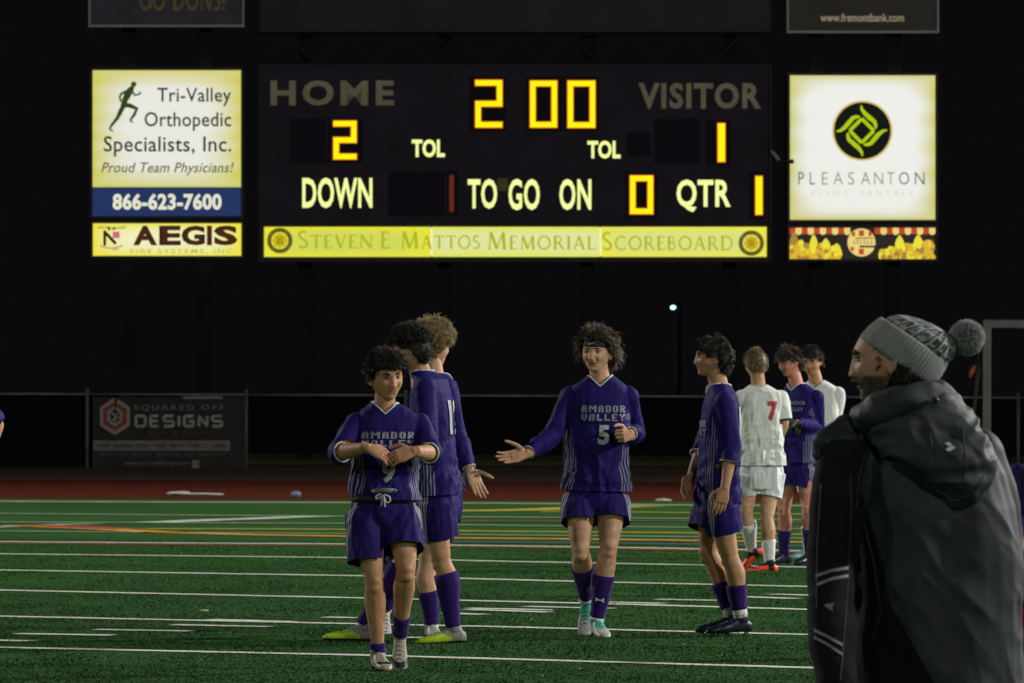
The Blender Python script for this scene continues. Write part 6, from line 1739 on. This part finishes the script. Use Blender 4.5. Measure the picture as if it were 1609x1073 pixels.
def seam(pts, r, m, name, par, n=14):
    q = []
    for (p0, p1) in zip(pts[:-1], pts[1:]): q += [(p0[0]+(p1[0]-p0[0])*k/n, p0[1]+(p1[1]-p0[1])*k/n) for k in range(n)]
    q.append(pts[-1]); w = [onto(*c, off=r*.35) for c in q]; w = [c for c in w if c is not None]
    # smooth
    w = [w[0]] + [(w[i-1]+w[i]*2+w[i+1])/4 for i in range(1, len(w)-1)] + [w[-1]]
    a = Acc(); tube(a, [(c, r) for c in w], n=6, ballends=False); return a.obj(name, m, par, True)
M_seam = mat('seam_piping', (.030,.034,.038), .55); M_refl = mat('reflective_tape', (.20,.22,.22), .5); M_logo = mat('jacket_logo', (.5,.52,.52), .5)
seam([(1336,745),(1338,790),(1334,880),(1328,980),(1320,1072)], .0019, M_seam, 'seam', jk)
seam([(1372,690),(1358,715),(1348,760),(1346,800)], .0019, M_seam, 'seam', jk)
seam([(1290,760),(1284,860),(1283,960)], .0019, M_seam, 'seam', jk)
seam([(1352,800),(1372,880),(1384,960),(1370,1010)], .0019, M_seam, 'seam', jk)
seam([(1461,682),(1469,720),(1476,758)], .0019, M_seam, 'seam', hood); seam([(1512,672),(1518,720),(1516,762)], .0019, M_seam, 'seam', hood)
seam([(1366,690),(1402,716),(1440,742),(1470,768),(1500,788),(1530,775),(1548,745)], .0024, M_seam, 'hem', hood)
def tape(pts, w, name, m, par):
    q = []; n = 12
    for (p0, p1) in zip(pts[:-1], pts[1:]): q += [(p0[0]+(p1[0]-p0[0])*k/n, p0[1]+(p1[1]-p0[1])*k/n) for k in range(n)]
    q.append(pts[-1]); vs = []
    for x, y in q:
        for s in (-.5, .5):
            vs.append(onto(x, y+w*s, .004) or Q(x, y+w*s, -.2))
    a = Acc(); a.add(vs, [(2*k, 2*k+1, 2*k+3, 2*k+2) for k in range(len(q)-1)]); return a.obj(name, m, par, True)
tape([(1281,905),(1306,896.5),(1333,892)], 4.6, 'sleeve_stripe', M_refl, jk); tape([(1283,918.5),(1308,909),(1333,904.5)], 4.6, 'sleeve_stripe', M_refl, jk)
tape([(1279,990),(1300,1000),(1324,1013)], 4.6, 'sleeve_stripe', M_refl, jk); tape([(1279,1001),(1300,1012),(1324,1028)], 4.6, 'sleeve_stripe', M_refl, jk)
def patch(poly, name, m, par):
    vs = [onto(x, y, .005) for x, y in poly]; c = onto(sum(p[0] for p in poly)/len(poly), sum(p[1] for p in poly)/len(poly), .005)
    a = Acc(); n = len(vs); a.add(vs + [c], [(i, (i+1) % n, n) for i in range(n)]); return a.obj(name, m, par)
patch([(1294,950),(1312,947),(1308,952),(1309,960),(1302,957)], 'sleeve_logo', M_refl, jk)
patch([(1484,696),(1492,694),(1496,699),(1502,703),(1498,706),(1490,709),(1486,706),(1493,702),(1489,698)], 'hood_logo', M_logo, hood)
# zip pull / cord end at the nape, and hem toggle
a = Acc(); tube(a, [(onto(1468,626,.012), .006), (onto(1472,629,.014), .007)], n=8); a.obj('toggle', MATS['cam_black'], hood, True)
